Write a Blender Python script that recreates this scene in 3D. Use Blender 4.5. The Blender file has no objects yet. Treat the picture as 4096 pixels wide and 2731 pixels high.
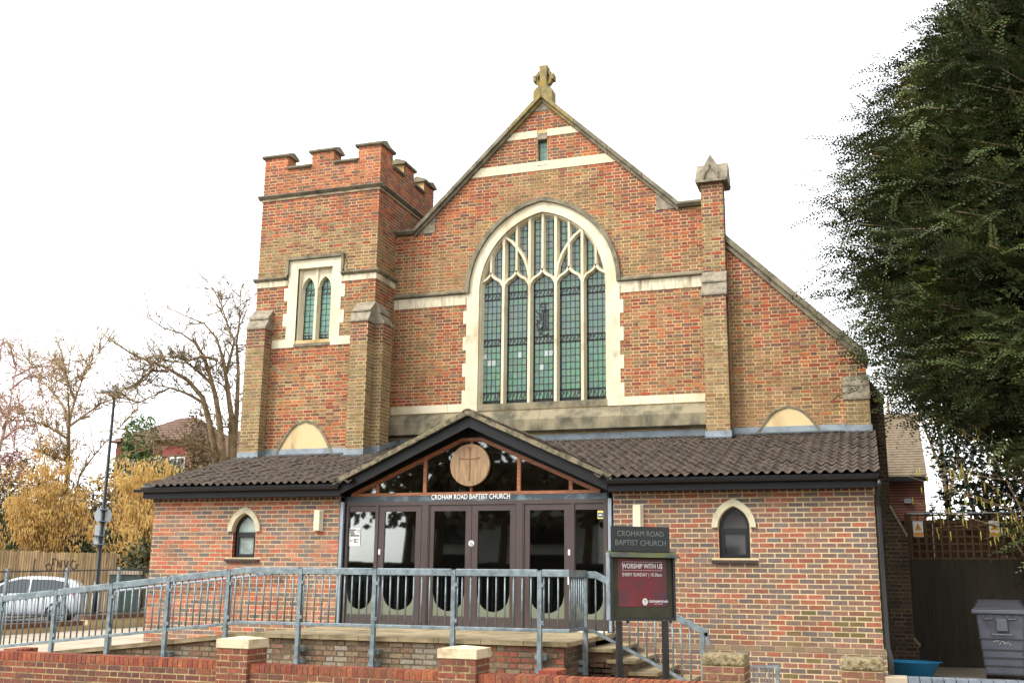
import bpy, math, random
from mathutils import Vector, Matrix, noise
random.seed(7)
D = bpy.data
SC = bpy.context.scene
COL = SC.collection
V = Vector
# ------------------------------------------------------------------ camera
cam = D.objects.new('camera', D.cameras.new('camera')); COL.objects.link(cam)
cr, cu, cf = V((.946473, .322606, .010727)), V((.060916, -.211156, .975552)), V((-.316984, .92268, .219506))
m = Matrix((cr, cu, -cf)).transposed().to_4x4(); m.translation = V((6.33, -16.5, 1.65))
cam.matrix_world = m
cam.data.sensor_width = 36; cam.data.lens = 36.85; cam.data.clip_start = .1; cam.data.clip_end = 2000
SC.camera = cam
# ------------------------------------------------------------------ sky, sun, exposure (bright overcast)
SUN_EL, SUN_AZ = math.radians(48), math.radians(222)      # azimuth clockwise from +Y: behind the camera, to its left
w = D.worlds.new('World'); SC.world = w; w.use_nodes = True
nt = w.node_tree; nt.nodes.clear()
sky = nt.nodes.new('ShaderNodeTexSky'); sky.sky_type = 'NISHITA'; sky.sun_disc = False
sky.sun_elevation = SUN_EL; sky.sun_rotation = SUN_AZ; sky.dust_density = 1.5; sky.air_density = 1.0; sky.ozone_density = 1
hs = nt.nodes.new('ShaderNodeHueSaturation'); hs.inputs['Saturation'].default_value = .12
bg = nt.nodes.new('ShaderNodeBackground'); bg.inputs['Strength'].default_value = .15
wo = nt.nodes.new('ShaderNodeOutputWorld')
nt.links.new(sky.outputs[0], hs.inputs['Color']); nt.links.new(hs.outputs[0], bg.inputs['Color']); nt.links.new(bg.outputs[0], wo.inputs['Surface'])
sun = D.objects.new('sun', D.lights.new('sun', 'SUN')); COL.objects.link(sun)
sun.data.energy = 1.0; sun.data.angle = math.radians(24); sun.data.color = (1, .96, .88)
sd = V((math.sin(SUN_AZ)*math.cos(SUN_EL), math.cos(SUN_AZ)*math.cos(SUN_EL), math.sin(SUN_EL)))
sun.rotation_euler = sd.to_track_quat('Z', 'Y').to_euler()
SC.view_settings.view_transform = 'Standard'; SC.view_settings.look = 'None'
SC.view_settings.exposure = 1.82; SC.view_settings.gamma = 1.0
SC.render.engine = 'CYCLES'
SC.render.resolution_x = 1024; SC.render.resolution_y = 682
# ------------------------------------------------------------------ mesh helpers
class MB:
    def __init__(s): s.v = []; s.f = []; s.c = []
    def add(s, vs, fs, col=None):
        n = len(s.v); s.v += [tuple(p) for p in vs]; s.f += [tuple(i+n for i in q) for q in fs]
        if col is not None: s.c += [col]*len(fs)
        return s
    def box(s, x0, x1, y0, y1, z0, z1, col=None):
        return s.add([(x0,y0,z0),(x1,y0,z0),(x1,y1,z0),(x0,y1,z0),(x0,y0,z1),(x1,y0,z1),(x1,y1,z1),(x0,y1,z1)],
                     [(0,3,2,1),(4,5,6,7),(0,1,5,4),(1,2,6,5),(2,3,7,6),(3,0,4,7)], col)
    def hexa(s, p, col=None):      # 8 points: bottom ring, top ring
        return s.add(p, [(0,3,2,1),(4,5,6,7),(0,1,5,4),(1,2,6,5),(2,3,7,6),(3,0,4,7)], col)
    def prism(s, pts, a0, a1, plane='xz', col=None):   # polygon pts extruded from a0 to a1 along the third axis
        n = len(pts)
        def P(p, a): return (p[0], a, p[1]) if plane == 'xz' else ((a, p[0], p[1]) if plane == 'yz' else (p[0], p[1], a))
        vs = [P(p, a0) for p in pts] + [P(p, a1) for p in pts]
        fs = [tuple(range(n)), tuple(range(2*n-1, n-1, -1))] + [(i, i+n, (i+1) % n+n, (i+1) % n) for i in range(n)]
        return s.add(vs, fs, col)
    def ring(s, A, B, a0, a1, plane='xz'):   # band between two polylines A (inner) and B (outer), extruded
        for i in range(len(A)-1): s.prism([A[i], A[i+1], B[i+1], B[i]], a0, a1, plane)
        return s
    def tube(s, pts, rad, n=6, cap=True):
        pts = [V(p) for p in pts]; k0 = len(s.v); ref = None
        for i, p in enumerate(pts):
            t = (pts[min(i+1, len(pts)-1)]-pts[max(i-1, 0)])
            t = t.normalized() if t.length > 1e-9 else V((0, 0, 1))
            if ref is None: ref = V((0, 0, 1)) if abs(t.z) < .9 else V((1, 0, 0))
            a = t.cross(ref); a = a.normalized() if a.length > 1e-6 else t.orthogonal().normalized()
            b = t.cross(a); r = rad[i] if isinstance(rad, (list, tuple)) else rad
            for j in range(n):
                q = 2*math.pi*j/n; s.v.append(tuple(p+a*(r*math.cos(q))+b*(r*math.sin(q))))
        for i in range(len(pts)-1):
            for j in range(n):
                o = k0+i*n; s.f.append((o+j, o+(j+1) % n, o+n+(j+1) % n, o+n+j))
        if cap:
            s.f.append(tuple(k0+j for j in range(n-1, -1, -1))); e = k0+(len(pts)-1)*n; s.f.append(tuple(e+j for j in range(n)))
        return s
    def bar(s, a, b, w, h, up=(0, 0, 1)):     # straight bar, w across, h along up
        a, b = V(a), V(b); t = (b-a).normalized(); sd_ = t.cross(V(up))
        sd_ = sd_.normalized() if sd_.length > 1e-6 else t.orthogonal().normalized()
        u = sd_.cross(t).normalized(); p = []
        for c in (a, b): p.append([c+sd_*(w/2*i)+u*(h/2*j) for i, j in ((-1, -1), (1, -1), (1, 1), (-1, 1))])
        return s.add(p[0]+p[1], [(0,3,2,1),(4,5,6,7),(0,1,5,4),(1,2,6,5),(2,3,7,6),(3,0,4,7)])
    def lathe(s, prof, c, n=24):
        k0 = len(s.v)
        for r, z in prof:
            for j in range(n): q = 2*math.pi*j/n; s.v.append((c[0]+r*math.cos(q), c[1]+r*math.sin(q), c[2]+z))
        for i in range(len(prof)-1):
            for j in range(n): o = k0+i*n; s.f.append((o+j, o+(j+1) % n, o+n+(j+1) % n, o+n+j))
        return s
    def obj(s, name, mat, parent=None, smooth=False, bev=0, kind=None):
        me = D.meshes.new(name); me.from_pydata(s.v, [], s.f)
        if s.c and len(s.c) == len(s.f):
            a = me.attributes.new('col', 'FLOAT_COLOR', 'FACE'); buf = []
            for c in s.c: buf += [c[0], c[1], c[2], 1]
            a.data.foreach_set('color', buf)
        if smooth: me.polygons.foreach_set('use_smooth', [True]*len(me.polygons))
        me.update(); me.materials.append(mat)
        o = D.objects.new(name, me); COL.objects.link(o)
        if parent is not None:
            o.parent = parent
            if parent.type == 'EMPTY': o.location = -parent.location
        if bev:
            b = o.modifiers.new('bevel', 'BEVEL'); b.width = bev; b.segments = 2; b.limit_method = 'ANGLE'
        if kind: o['kind'] = kind
        return o
def tag(o, label, cat, group=None):
    o['label'] = label; o['category'] = cat
    if group: o['group'] = group
    return o
def thing(name, label, cat, loc, group=None):
    o = D.objects.new(name, None); COL.objects.link(o); o.location = loc; o.empty_display_size = .3
    return tag(o, label, cat, group)
def struct(o): o['kind'] = 'structure'; return o
def bx(name, mat, parent, *a, bev=0): return MB().box(*a).obj(name, mat, parent, bev=bev)
def lin(r, g, b, k=1.0):
    f = lambda c: (c/255/12.92 if c <= 10 else ((c/255+.055)/1.055)**2.4)*k
    k *= .74
    return (f(r), f(g), f(b))
# ------------------------------------------------------------------ materials
def mat(name, c, rough=.7, c2=None, scale=6., lo=.4, hi=.65, bump=0., bscale=60., metal=0., spec=.5, stretch=(1, 1, 1), detail=5, c3=None, s3=1.5, lo3=.55, hi3=.7, src='pos', coat=0.):
    M = D.materials.new(name); M.use_nodes = True; n = M.node_tree.nodes; L = M.node_tree.links
    p = n['Principled BSDF']; p.inputs['Roughness'].default_value = rough; p.inputs['Metallic'].default_value = metal
    p.inputs['Specular IOR Level'].default_value = spec; p.inputs['Coat Weight'].default_value = coat
    geo = n.new('ShaderNodeNewGeometry'); mp = n.new('ShaderNodeMapping'); mp.inputs['Scale'].default_value = stretch
    if src == 'pos': L.new(geo.outputs['Position'], mp.inputs['Vector'])
    else:
        tc = n.new('ShaderNodeTexCoord'); L.new(tc.outputs['Object'], mp.inputs['Vector'])
    def nz(sc, a, b):
        t = n.new('ShaderNodeTexNoise'); t.inputs['Scale'].default_value = sc; t.inputs['Detail'].default_value = detail; t.inputs['Roughness'].default_value = .6
        L.new(mp.outputs[0], t.inputs['Vector'])
        r = n.new('ShaderNodeMapRange'); r.inputs[1].default_value = a; r.inputs[2].default_value = b
        L.new(t.outputs['Fac'], r.inputs[0]); return r.outputs[0]
    def mix(f, a, b):
        x = n.new('ShaderNodeMix'); x.data_type = 'RGBA'; L.new(f, x.inputs['Factor'])
        for s_, q in ((x.inputs['A'], a), (x.inputs['B'], b)):
            if hasattr(q, 'is_linked'): L.new(q, s_)
            else: s_.default_value = (*q, 1)
        return x.outputs['Result']
    col = None
    if isinstance(c, str):          # colour from the brick itself: per-face attribute or object colour
        if c == 'attr': a = n.new('ShaderNodeAttribute'); a.attribute_name = 'col'; base = a.outputs['Color']
        else: a = n.new('ShaderNodeObjectInfo'); base = a.outputs['Color']
        x = n.new('ShaderNodeMix'); x.data_type = 'RGBA'; x.blend_type = 'MULTIPLY'; x.inputs['Factor'].default_value = 1
        g = n.new('ShaderNodeMapRange'); t = n.new('ShaderNodeTexNoise'); t.inputs['Scale'].default_value = 26; t.inputs['Detail'].default_value = 6; t.inputs['Roughness'].default_value = .7
        L.new(mp.outputs[0], t.inputs['Vector']); L.new(t.outputs['Fac'], g.inputs[0])
        g.inputs[1].default_value = .3; g.inputs[2].default_value = .7; g.inputs[3].default_value = .62; g.inputs[4].default_value = 1.35
        cc = n.new('ShaderNodeCombineColor')
        for i in range(3): L.new(g.outputs[0], cc.inputs[i])
        L.new(base, x.inputs['A']); L.new(cc.outputs[0], x.inputs['B']); col = x.outputs['Result']
        if c2: col = mix(nz(scale, lo, hi), col, c2)
    elif c2: col = mix(nz(scale, lo, hi), c, c2)
    if c3: col = mix(nz(s3, lo3, hi3), col if col else c, c3)
    if col: L.new(col, p.inputs['Base Color'])
    else: p.inputs['Base Color'].default_value = (*c, 1)
    if bump:
        t = n.new('ShaderNodeTexNoise'); t.inputs['Scale'].default_value = bscale; t.inputs['Detail'].default_value = 6
        L.new(mp.outputs[0], t.inputs['Vector']); b = n.new('ShaderNodeBump'); b.inputs['Strength'].default_value = bump; b.inputs['Distance'].default_value = .02
        L.new(t.outputs['Fac'], b.inputs['Height']); L.new(b.outputs[0], p.inputs['Normal'])
    return M
def glass(name, tint=(.6, .65, .62), rough=.02, ior=2.1, trans=.75):   # thin pane: mirror part by Fresnel, the rest lets the room show
    M = D.materials.new(name); M.use_nodes = True; n = M.node_tree.nodes; L = M.node_tree.links
    n.remove(n['Principled BSDF']); o = n['Material Output']
    fr = n.new('ShaderNodeFresnel'); fr.inputs[0].default_value = ior
    tr = n.new('ShaderNodeBsdfTransparent'); tr.inputs[0].default_value = (*tint, 1)
    gl = n.new('ShaderNodeBsdfGlossy'); gl.inputs['Roughness'].default_value = rough
    mx = n.new('ShaderNodeMixShader'); L.new(fr.outputs[0], mx.inputs[0]); L.new(tr.outputs[0], mx.inputs[1]); L.new(gl.outputs[0], mx.inputs[2])
    L.new(mx.outputs[0], o.inputs[0]); return M
K = .82
MT = {}
MT['brick_a'] = mat('brick_attr', 'attr', .85, bump=.35, bscale=45, spec=.25, c3=lin(92,80,62,K), s3=.8, lo3=.46, hi3=1.05)
MT['brick_o'] = mat('brick_object', 'obj', .85, bump=.35, bscale=45, spec=.25, c3=lin(92,80,62,K), s3=.8, lo3=.46, hi3=1.05)
MT['mortar_church'] = mat('mortar_church', lin(240,206,146,K), .95, lin(190,156,100,K), 3, .4, .65, .5, 90)
MT['mortar_hall'] = mat('mortar_hall', lin(232,208,164,K), .95, lin(184,158,118,K), 1.2, .5, .75, .5, 90)
MT['mortar_wall'] = mat('mortar_wall', lin(205,180,130,K), .95, lin(120,100,70,K), 4, .45, .7, .5, 90)
MT['mortar_dirt_shade'] = mat('mortar_dirt_shade', lin(125,110,85,K), .95, lin(70,62,48,K), 5, .4, .7, .5, 90)
MT['cream'] = mat('cream_stone', lin(252,240,206,K), .8, lin(222,204,162,K), 2.2, .45, .75, .15, 50, c3=lin(150,134,104,K), s3=4, lo3=.58, hi3=.85, stretch=(1, 1, .5))
MT['cream_stain'] = mat('stained_cream_stone', lin(250,238,204,K), .85, lin(170,150,112,K), 5, .48, .72, .25, 70, stretch=(2.2, 1, .35), c3=lin(110,98,74,K), s3=1.4, lo3=.56, hi3=.72)
MT['pitted'] = mat('pitted_cream_stone', lin(246,232,196,K), .9, lin(110,98,76,K), 38, .6, .68, .5, 60)
MT['render'] = mat('cream_render', lin(240,212,158,K), .9, lin(205,172,122,K), 2, .5, .75, .1, 60, c3=lin(140,112,80,K), s3=4, lo3=.64, hi3=.8, stretch=(1.6, 1, .6))
MT['coping'] = mat('weathered_coping_stone', lin(152,142,116,K), .9, lin(98,92,74,K), 4, .4, .7, .5, 50, c3=lin(190,178,146,K), s3=9, lo3=.6, hi3=.75)
MT['lichen'] = mat('lichened_stone', lin(170,152,96,K), .9, lin(120,110,82,K), 7, .4, .65, .5, 50, c3=lin(172,140,48,K), s3=4, lo3=.5, hi3=.68)
MT['greystone'] = mat('grey_stone', lin(172,160,136,K), .9, lin(128,118,100,K), 9, .42, .65, .5, 60)
MT['sill'] = mat('weathered_sill', lin(160,148,118,K), .9, lin(92,88,70,K), 2.5, .42, .62, .5, 40, stretch=(1, 1, .6), c3=lin(128,130,62,K), s3=1.1, lo3=.6, hi3=.78)
MT['lead'] = mat('lead', lin(160,172,178,K), .5, lin(120,130,136,K), 4, .4, .7, .1, 20, metal=.25)
MT['tile'] = mat('concrete_tile', lin(100,84,70,K), .8, lin(58,48,40,K), 5, .4, .65, .4, 40, c3=lin(134,118,98,K), s3=14, lo3=.62, hi3=.78)
MT['verge'] = mat('mossy_mortar', lin(150,138,108,K), .95, lin(88,84,66,K), 9, .42, .62, .8, 40)
MT['black'] = mat('black_board', lin(13,13,15), .5, lin(20,19,19), 3, .45, .7, .05, 30, spec=.3)
MT['blackplastic'] = mat('black_plastic', lin(20,20,23), .35)
MT['timber'] = mat('orange_stained_timber', lin(176,108,60,K), .55, lin(128,72,38,K), 5, .4, .65, .1, 30, stretch=(1, 1, 6))
MT['roundel'] = mat('weathered_oak', lin(186,152,112,K), .8, lin(142,112,82,K), 4, .38, .66, .25, 20, stretch=(7, 1, .7))
MT['alu'] = mat('brown_aluminium', lin(74,59,55), .45, lin(64,51,48), 2, .4, .7)
MT['steel'] = mat('pale_painted_steel', lin(165,178,190,K), .45, lin(130,142,150,K), 2, .45, .7)
MT['galv'] = mat('galvanised_steel', lin(158,172,176,K), .5, lin(112,128,134,K), 11, .38, .66, .08, 40, metal=.3, c3=lin(112,98,80,K), s3=7, lo3=.62, hi3=.82)
MT['slab'] = mat('concrete_paving', lin(186,168,130,K), .9, lin(132,116,84,K), 3, .4, .68, .3, 50, c3=lin(104,98,62,K), s3=1.4, lo3=.6, hi3=.75)
MT['concrete'] = mat('pale_concrete', lin(214,196,172,K), .9, lin(178,160,134,K), 1.2, .4, .7, .2, 60)
MT['cap'] = mat('cream_concrete_cap', lin(246,226,188,K), .9, lin(196,172,130,K), 6, .5, .72, .3, 60)
MT['capold'] = mat('rough_pebbly_cap', lin(176,158,118,K), .95, lin(108,96,66,K), 22, .42, .62, 1.0, 45)
MT['white'] = mat('white_paint', lin(245,245,240,K), .5)
MT['whiteletter'] = mat('white_letter', lin(250,250,246,.9), .4)
MT['creamplastic'] = mat('cream_light_diffuser', lin(250,240,200,K), .35)
MT['silllet'] = mat('brown_quarry_tile', lin(64,46,36,K), .7, lin(42,32,26,K), 8, .4, .7, .2, 40)
MT['glass_dark'] = glass('dark_clear_glass')
MT['glass_frost'] = mat('frosted_glass', lin(196,214,204,K), .25, lin(120,134,130,K), 3, .4, .7)
MT['glass_tinted'] = mat('tinted_glass', lin(44,46,50), .1, lin(60,56,50), 3, .4, .7)
MT['frost_film'] = mat('pale_frosted_film', lin(126,130,106,K), .5)
MT['leadcame'] = mat('lead_came', lin(30,38,38), .6)
MT['floorin'] = mat('dark_carpet', lin(70,58,48), .9)
MT['wallin'] = mat('dim_interior_paint', lin(120,96,74), .9)
def pane_mat(name, a, b, r=.22): return mat(name, a, r, b, 3.5, .35, .7, .12, 6)
MT['pane_g'] = [pane_mat('green_leaded_glass_%s' % 'abcd'[i], lin(*a), lin(*b)) for i, (a, b) in enumerate((((84,128,112), (66,108,100)), ((76,122,98), (90,130,108)), ((90,130,120), (76,118,110)), ((80,126,92), (94,132,102))))]
MT['pane_w'] = mat('replaced_clear_pane', lin(196,206,200), .2)
MT['ground'] = mat('bare_ground', lin(120,108,84,K), .95, lin(82,80,52,K), 1.2, .4, .65, .3, 20)
MT['asphalt'] = mat('asphalt', lin(120,118,116,.6), .9, lin(100,98,96,.6), 3, .4, .7, .3, 120)
MT['pave'] = mat('pavement', lin(165,152,132,K), .9, lin(130,120,104,K), 2, .4, .7, .2, 60)
# ------------------------------------------------------------------ brick laying
CAMP = V((6.33, -16.5, 1.65))
def jit(c, k=.12):
    f = 1+random.uniform(-k, k); return tuple(max(.004, min(.95, x*f*(1+random.uniform(-.05, .05)))) for x in c)
def soft(c, k=.29): return tuple(a*(1-k)+b*k for a, b in zip(c, (160, 130, 98)))
def pick(p, k=1.1): return jit(lin(*soft(random.choice(p)), K*k), .16)
RED = [(176,62,46), (158,56,48), (190,84,56), (148,52,50), (172,78,60), (132,66,62), (116,70,70), (198,92,52)]
PURP = [(120,76,72), (106,76,76), (138,74,68), (98,70,70), (150,84,76)]
TAN = [(152,118,82), (166,128,90), (140,108,80), (158,112,78), (130,104,78), (172,122,90), (146,122,88)]
ORG = [(190,98,62), (176,90,60), (166,106,76), (150,104,78), (196,108,66), (128,100,80)]
OLV = [(146,132,96), (158,140,104), (132,118,88), (150,126,92), (166,146,110), (140,126,98)]
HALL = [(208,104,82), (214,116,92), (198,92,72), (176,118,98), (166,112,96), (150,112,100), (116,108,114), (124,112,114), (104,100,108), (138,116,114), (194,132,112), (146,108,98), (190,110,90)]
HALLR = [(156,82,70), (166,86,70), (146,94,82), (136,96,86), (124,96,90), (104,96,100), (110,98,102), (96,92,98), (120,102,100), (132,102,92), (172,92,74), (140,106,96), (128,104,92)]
WALLP = [(108,52,48), (122,58,50), (98,50,50), (136,64,50), (116,60,56), (92,52,54)]
WALLM = [(134,62,50), (148,70,54), (122,60,54), (114,66,62), (140,80,68)]
DIRT = [(132,116,94), (118,102,84), (142,124,100), (126,104,88), (150,136,116), (108,92,78), (136,98,84)]
def nz2(x, z, s, o=0): return noise.noise(V((x*s+o, z*s, o*3.1)))
class Bricks:
    def __init__(s): s.L = []
    def lay(s, part, O, n, v0, v1, ch, L, R, colf, bond='flemish', holes=None, j=.0125, per=.343, sl=.2205):
        n = V(n); u = V((-n.y, n.x, 0)); O = V(O)
        fL = L if callable(L) else (lambda v: L); fR = R if callable(R) else (lambda v: R)
        nr = int(round((v1-v0)/ch))
        for i in range(nr):
            a, b = v0+i*ch+j*.5, v0+(i+1)*ch-j*.5; mid = (a+b)/2
            lo, hi = min(fL(a), fL(b)), max(fR(a), fR(b))
            if hi-lo < .03: continue
            segs = []
            if bond == 'stretcher':
                k0 = math.floor((lo)/(.225))-1; x = k0*.225+(i % 2)*.1125
                while x < hi: segs.append((x+j/2, x+.225-j/2)); x += .225
            elif bond == 'header':
                x = math.floor(lo/.1125)*.1125+(i % 2)*.05
                while x < hi: segs.append((x+j/2, x+.1125-j/2)); x += .1125
            elif bond == 'soldier':
                x = math.floor(lo/.075)*.075
                while x < hi: segs.append((x+j/2, x+.075-j/2)); x += .075
            else:
                x = math.floor(lo/per)*per-per+(i % 2)*(per/2)
                while x < hi: segs += [(x+j/2, x+sl-j/2), (x+sl+j/2, x+per-j/2)]; x += per
            hs_ = holes(mid) if holes else []
            for (p, q) in segs:
                parts = [(p, q)]
                for (h0, h1) in hs_:
                    nx = []
                    for (p1, q1) in parts:
                        if h1 <= p1 or h0 >= q1: nx.append((p1, q1))
                        else:
                            if h0-p1 > .025: nx.append((p1, h0-j/2))
                            if q1-h1 > .025: nx.append((h1+j/2, q1))
                    parts = nx
                for (p1, q1) in parts:
                    bl, br, tr, tl = max(p1, fL(a)), min(q1, fR(a)), min(q1, fR(b)), max(p1, fL(b))
                    if br-bl < .02 and tr-tl < .02: continue
                    if br < bl: br = bl = (br+bl)/2
                    if tr < tl: tr = tl = (tr+tl)/2
                    full = abs(br-bl-(q-p)) < 1e-4 and abs(tr-tl-(q-p)) < 1e-4
                    c = O+u*((p1+q1)/2)+V((0, 0, mid))
                    col = colf(c, (p1+q1)/2, mid)
                    s.L.append((part, O, u, n, (bl, br, tr, tl), a, b, full, col, c))
        return s
    def finish(s, top, limit=300, name='brickwork'):
        def score(e):
            d = e[9]-CAMP; return (e[4][1]-e[4][0])*(e[6]-e[5])*max(.02, -(d.normalized().dot(e[3])))/d.length_squared if e[7] else 0
        s.L.sort(key=score, reverse=True)
        cache = {}; rest = MB(); m = 0
        for e in s.L:
            part, O, u, n, (bl, br, tr, tl), a, b, full, col, c = e
            jt = random.uniform(-.0025, .0025)
            if full and m < limit:
                m += 1; w, h = br-bl, b-a; key = (round(w, 3), round(h, 3), random.randint(0, 2))
                if key not in cache:
                    mb = MB(); e_ = .003; r = lambda: random.uniform(0, .002)
                    fr = [(-w/2+e_+r(), 0, -h/2+e_+r()), (w/2-e_-r(), 0, -h/2+e_+r()), (w/2-e_-r(), 0, h/2-e_-r()), (-w/2+e_+r(), 0, h/2-e_-r())]
                    bk = [(-w/2, .03, -h/2), (w/2, .03, -h/2), (w/2, .03, h/2), (-w/2, .03, h/2)]
                    mb.add(fr+bk, [(0,1,2,3),(0,4,5,1),(1,5,6,2),(2,6,7,3),(3,7,4,0)])
                    me = D.meshes.new('brick'); me.from_pydata(mb.v, [], mb.f); me.materials.append(MT['brick_o']); cache[key] = me
                o = D.objects.new('brick', cache[key]); COL.objects.link(o); o.parent = part; o.color = (*col, 1)
                M = Matrix((u, -n, V((0, 0, 1)))).transposed().to_4x4(); M.translation = c+n*jt
                o.matrix_local = M
            else:
                e_ = .003
                def P(x, z, d): return O+u*x+V((0, 0, z))+n*d
                rest.add([P(bl+e_, a+e_, jt), P(max(br-e_, bl+e_), a+e_, jt), P(max(tr-e_, tl+e_), b-e_, jt), P(tl+e_, b-e_, jt), P(bl, a, -.03), P(br, a, -.03), P(tr, b, -.03), P(tl, b, -.03)],
                         [(0,1,2,3),(0,4,5,1),(1,5,6,2),(2,6,7,3),(3,7,4,0)], col)
        if rest.v: rest.obj(name, MT['brick_a'], top, kind='stuff')
MR = .005     # mortar recess
MT['pane_o'] = mat('leaded_glass_object', 'obj', .16, bump=.15, bscale=5, spec=.5)
MT['pane_a'] = mat('leaded_glass_attr', 'attr', .16, bump=.15, bscale=5, spec=.5)
# ================================================================== CHURCH (nave gable and aisle)
YF = 3.8
CH = thing('church', 'brick church gable with a tall five-light window and a stone wheel cross on its peak', 'church', (0, YF, 0))
BR = Bricks()
def arcpts(half, rise, zs, cx=0., n=14, R=None, c=None):   # two-centred arch from left spring over the apex to right spring
    if c is None: c = (rise*rise-half*half)/(2*half)
    if R is None: R = half+c
    t1 = math.acos(max(-1, min(1, c/R))); pts = []
    for i in range(n+1):
        t = t1*i/n; pts.append((cx+c-R*math.cos(t), zs+R*math.sin(t)))
    return pts+[(2*cx-x, z) for x, z in reversed(pts[:-1])]
SL = .9625
def gz(x): return 11.80-SL*abs(x)
def gableR(v): return 3.395 if v < 9.04 else max(0., (11.80-v)/SL)
# mortar backing with the window opening left out
WB, WS, WH = 5.16, 7.6, 1.40
ain = arcpts(WH, 0, WS, R=1.708, c=.308, n=16)
mb = MB()
y0, y1 = YF+MR, YF+.34
mb.prism([(-3.395, 3.2), (3.395, 3.2), (3.395, WB), (-3.395, WB)], y0, y1)
mb.prism([(-3.395, WB), (-1.6, WB), (-1.6, WS), (-3.395, WS)], y0, y1)
mb.prism([(1.6, WB), (3.395, WB), (3.395, WS), (1.6, WS)], y0, y1)
aout = arcpts(1.6, 0, WS, R=1.9, c=.3, n=16)
for sg in (-1, 1):
    half = [(sg*abs(x), z) for x, z in aout[:17]]
    mb.prism([(sg*3.395, WS)]+half+[(0, 10.40), (sg*.112, 10.40), (sg*.112, 11.08), (0, 11.08), (0, 11.80), (sg*2.868, 9.04), (sg*3.395, 9.04)], y0, y1)
gw = mb.obj('gable_wall', MT['mortar_church'], CH)
def col_gable(c, u, z):
    x = c.x; d = (gz(x)-z)/1.39 if abs(x) < 2.95 else 9.1-z
    q = max(0, min(1, (1.15-d)/.9)); q = max(q, max(0, min(1, (z-10.1)/.6)))
    if z < 7.4: q = .22+.75*max(0, (6.3-z)/1.6)*(1 if x < 0 else .5)+.4*max(0, (z-7.0)/.4)
    if 9.1 > z > 8.6 and abs(x) > 2.4: q = max(q, .7)
    q += .55*nz2(x, z, .9)
    if random.random() < q: return pick(RED) if random.random() < .78 else pick(PURP)
    return pick(ORG if random.random() < (.5 if z < 7.4 else .12) else TAN)
def hole_g(v):
    h = []
    if WB-.02 < v < WS: h.append((-(1.75 if int((v-5.2)/.288) % 2 == 0 else 1.675), (1.75 if int((v-5.2)/.288) % 2 == 0 else 1.675)))
    elif WS <= v < WS+1.94: r = math.sqrt(max(0, 1.95**2-(v-WS)**2))-.308; h.append((-r, r)) if r > 0 else 0
    if 10.40 < v < 11.08: h.append((-.112, .112))
    return h
for a, b in ((4.0, 4.5), (5.2, 7.35), (7.67, 10.22), (10.43, 10.99), (11.16, 11.8)):
    n_ = max(1, round((b-a)/.072))
    BR.lay(gw, (0, YF, 0), (0, -1, 0), a, b, (b-a)/n_, lambda v: -gableR(v), gableR, col_gable, holes=hole_g)
# stone bands
def band(part, name, z0, z1, xa, xb, y, m_, pieces, d=.012, parent=None, slope=0):
    w_ = (xb-xa)/pieces
    for i in range(pieces):
        a, b = xa+i*w_+.003, xa+(i+1)*w_-.003
        pts = [(a, z0), (b, z0), (b, z1), (a, z1)]
        MB().prism(pts, y-d, y+.1).obj(name, m_, part)
hb = lambda z: (11.80-z)/SL
for z0, z1, pc in ((10.222, 10.428, 3), (10.992, 11.158, 2)):
    for sg in (-1, 1):
        e0, e1 = hb(z0)-.01, hb(z1)-.01; st = .115 if z1 > 10.5 else 0
        if z0 < 10.5: st = 0
        for i in range(pc):
            f0, f1 = i/pc, (i+1)/pc
            a0, b0, a1, b1 = st+(e0-st)*f0, st+(e0-st)*f1, st+(e1-st)*f0, st+(e1-st)*f1
            MB().prism([(sg*(a0+.002), z0), (sg*(b0-.002), z0), (sg*(b1-.002), z1), (sg*(a1+.002), z1)], YF-.012, YF+.12).obj('band_stone', MT['pitted'], CH)
for sg in (-1, 1):
    a, b = (-3.395, -1.70) if sg < 0 else (1.70, 3.395)
    band(CH, 'band_stone', 7.352, 7.578, a, b, YF, MT['cream_stain'], 3, .014)
    MB().prism([(YF-.075, 7.605), (YF-.02, 7.58), (YF+.1, 7.58), (YF+.1, 7.69), (YF-.015, 7.69), (YF-.075, 7.645)], a, b, 'yz').obj('string_course', MT['coping'], CH)
    band(CH, 'band_stone', 5.03, 5.198, a if sg < 0 else 1.40, b if sg > 0 else -1.40, YF, MT['cream'], 3, .016)
# great sloping sill
for i in range(4):
    xa, xb = -3.395+i*1.6975+.003, -3.395+(i+1)*1.6975-.003
    MB().prism([(YF+.02, 5.03), (YF-.2, 4.79), (YF-.2, 4.56), (YF+.02, 4.53)], xa, xb, 'yz').obj('sill_stone', MT['sill'], CH)
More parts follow.
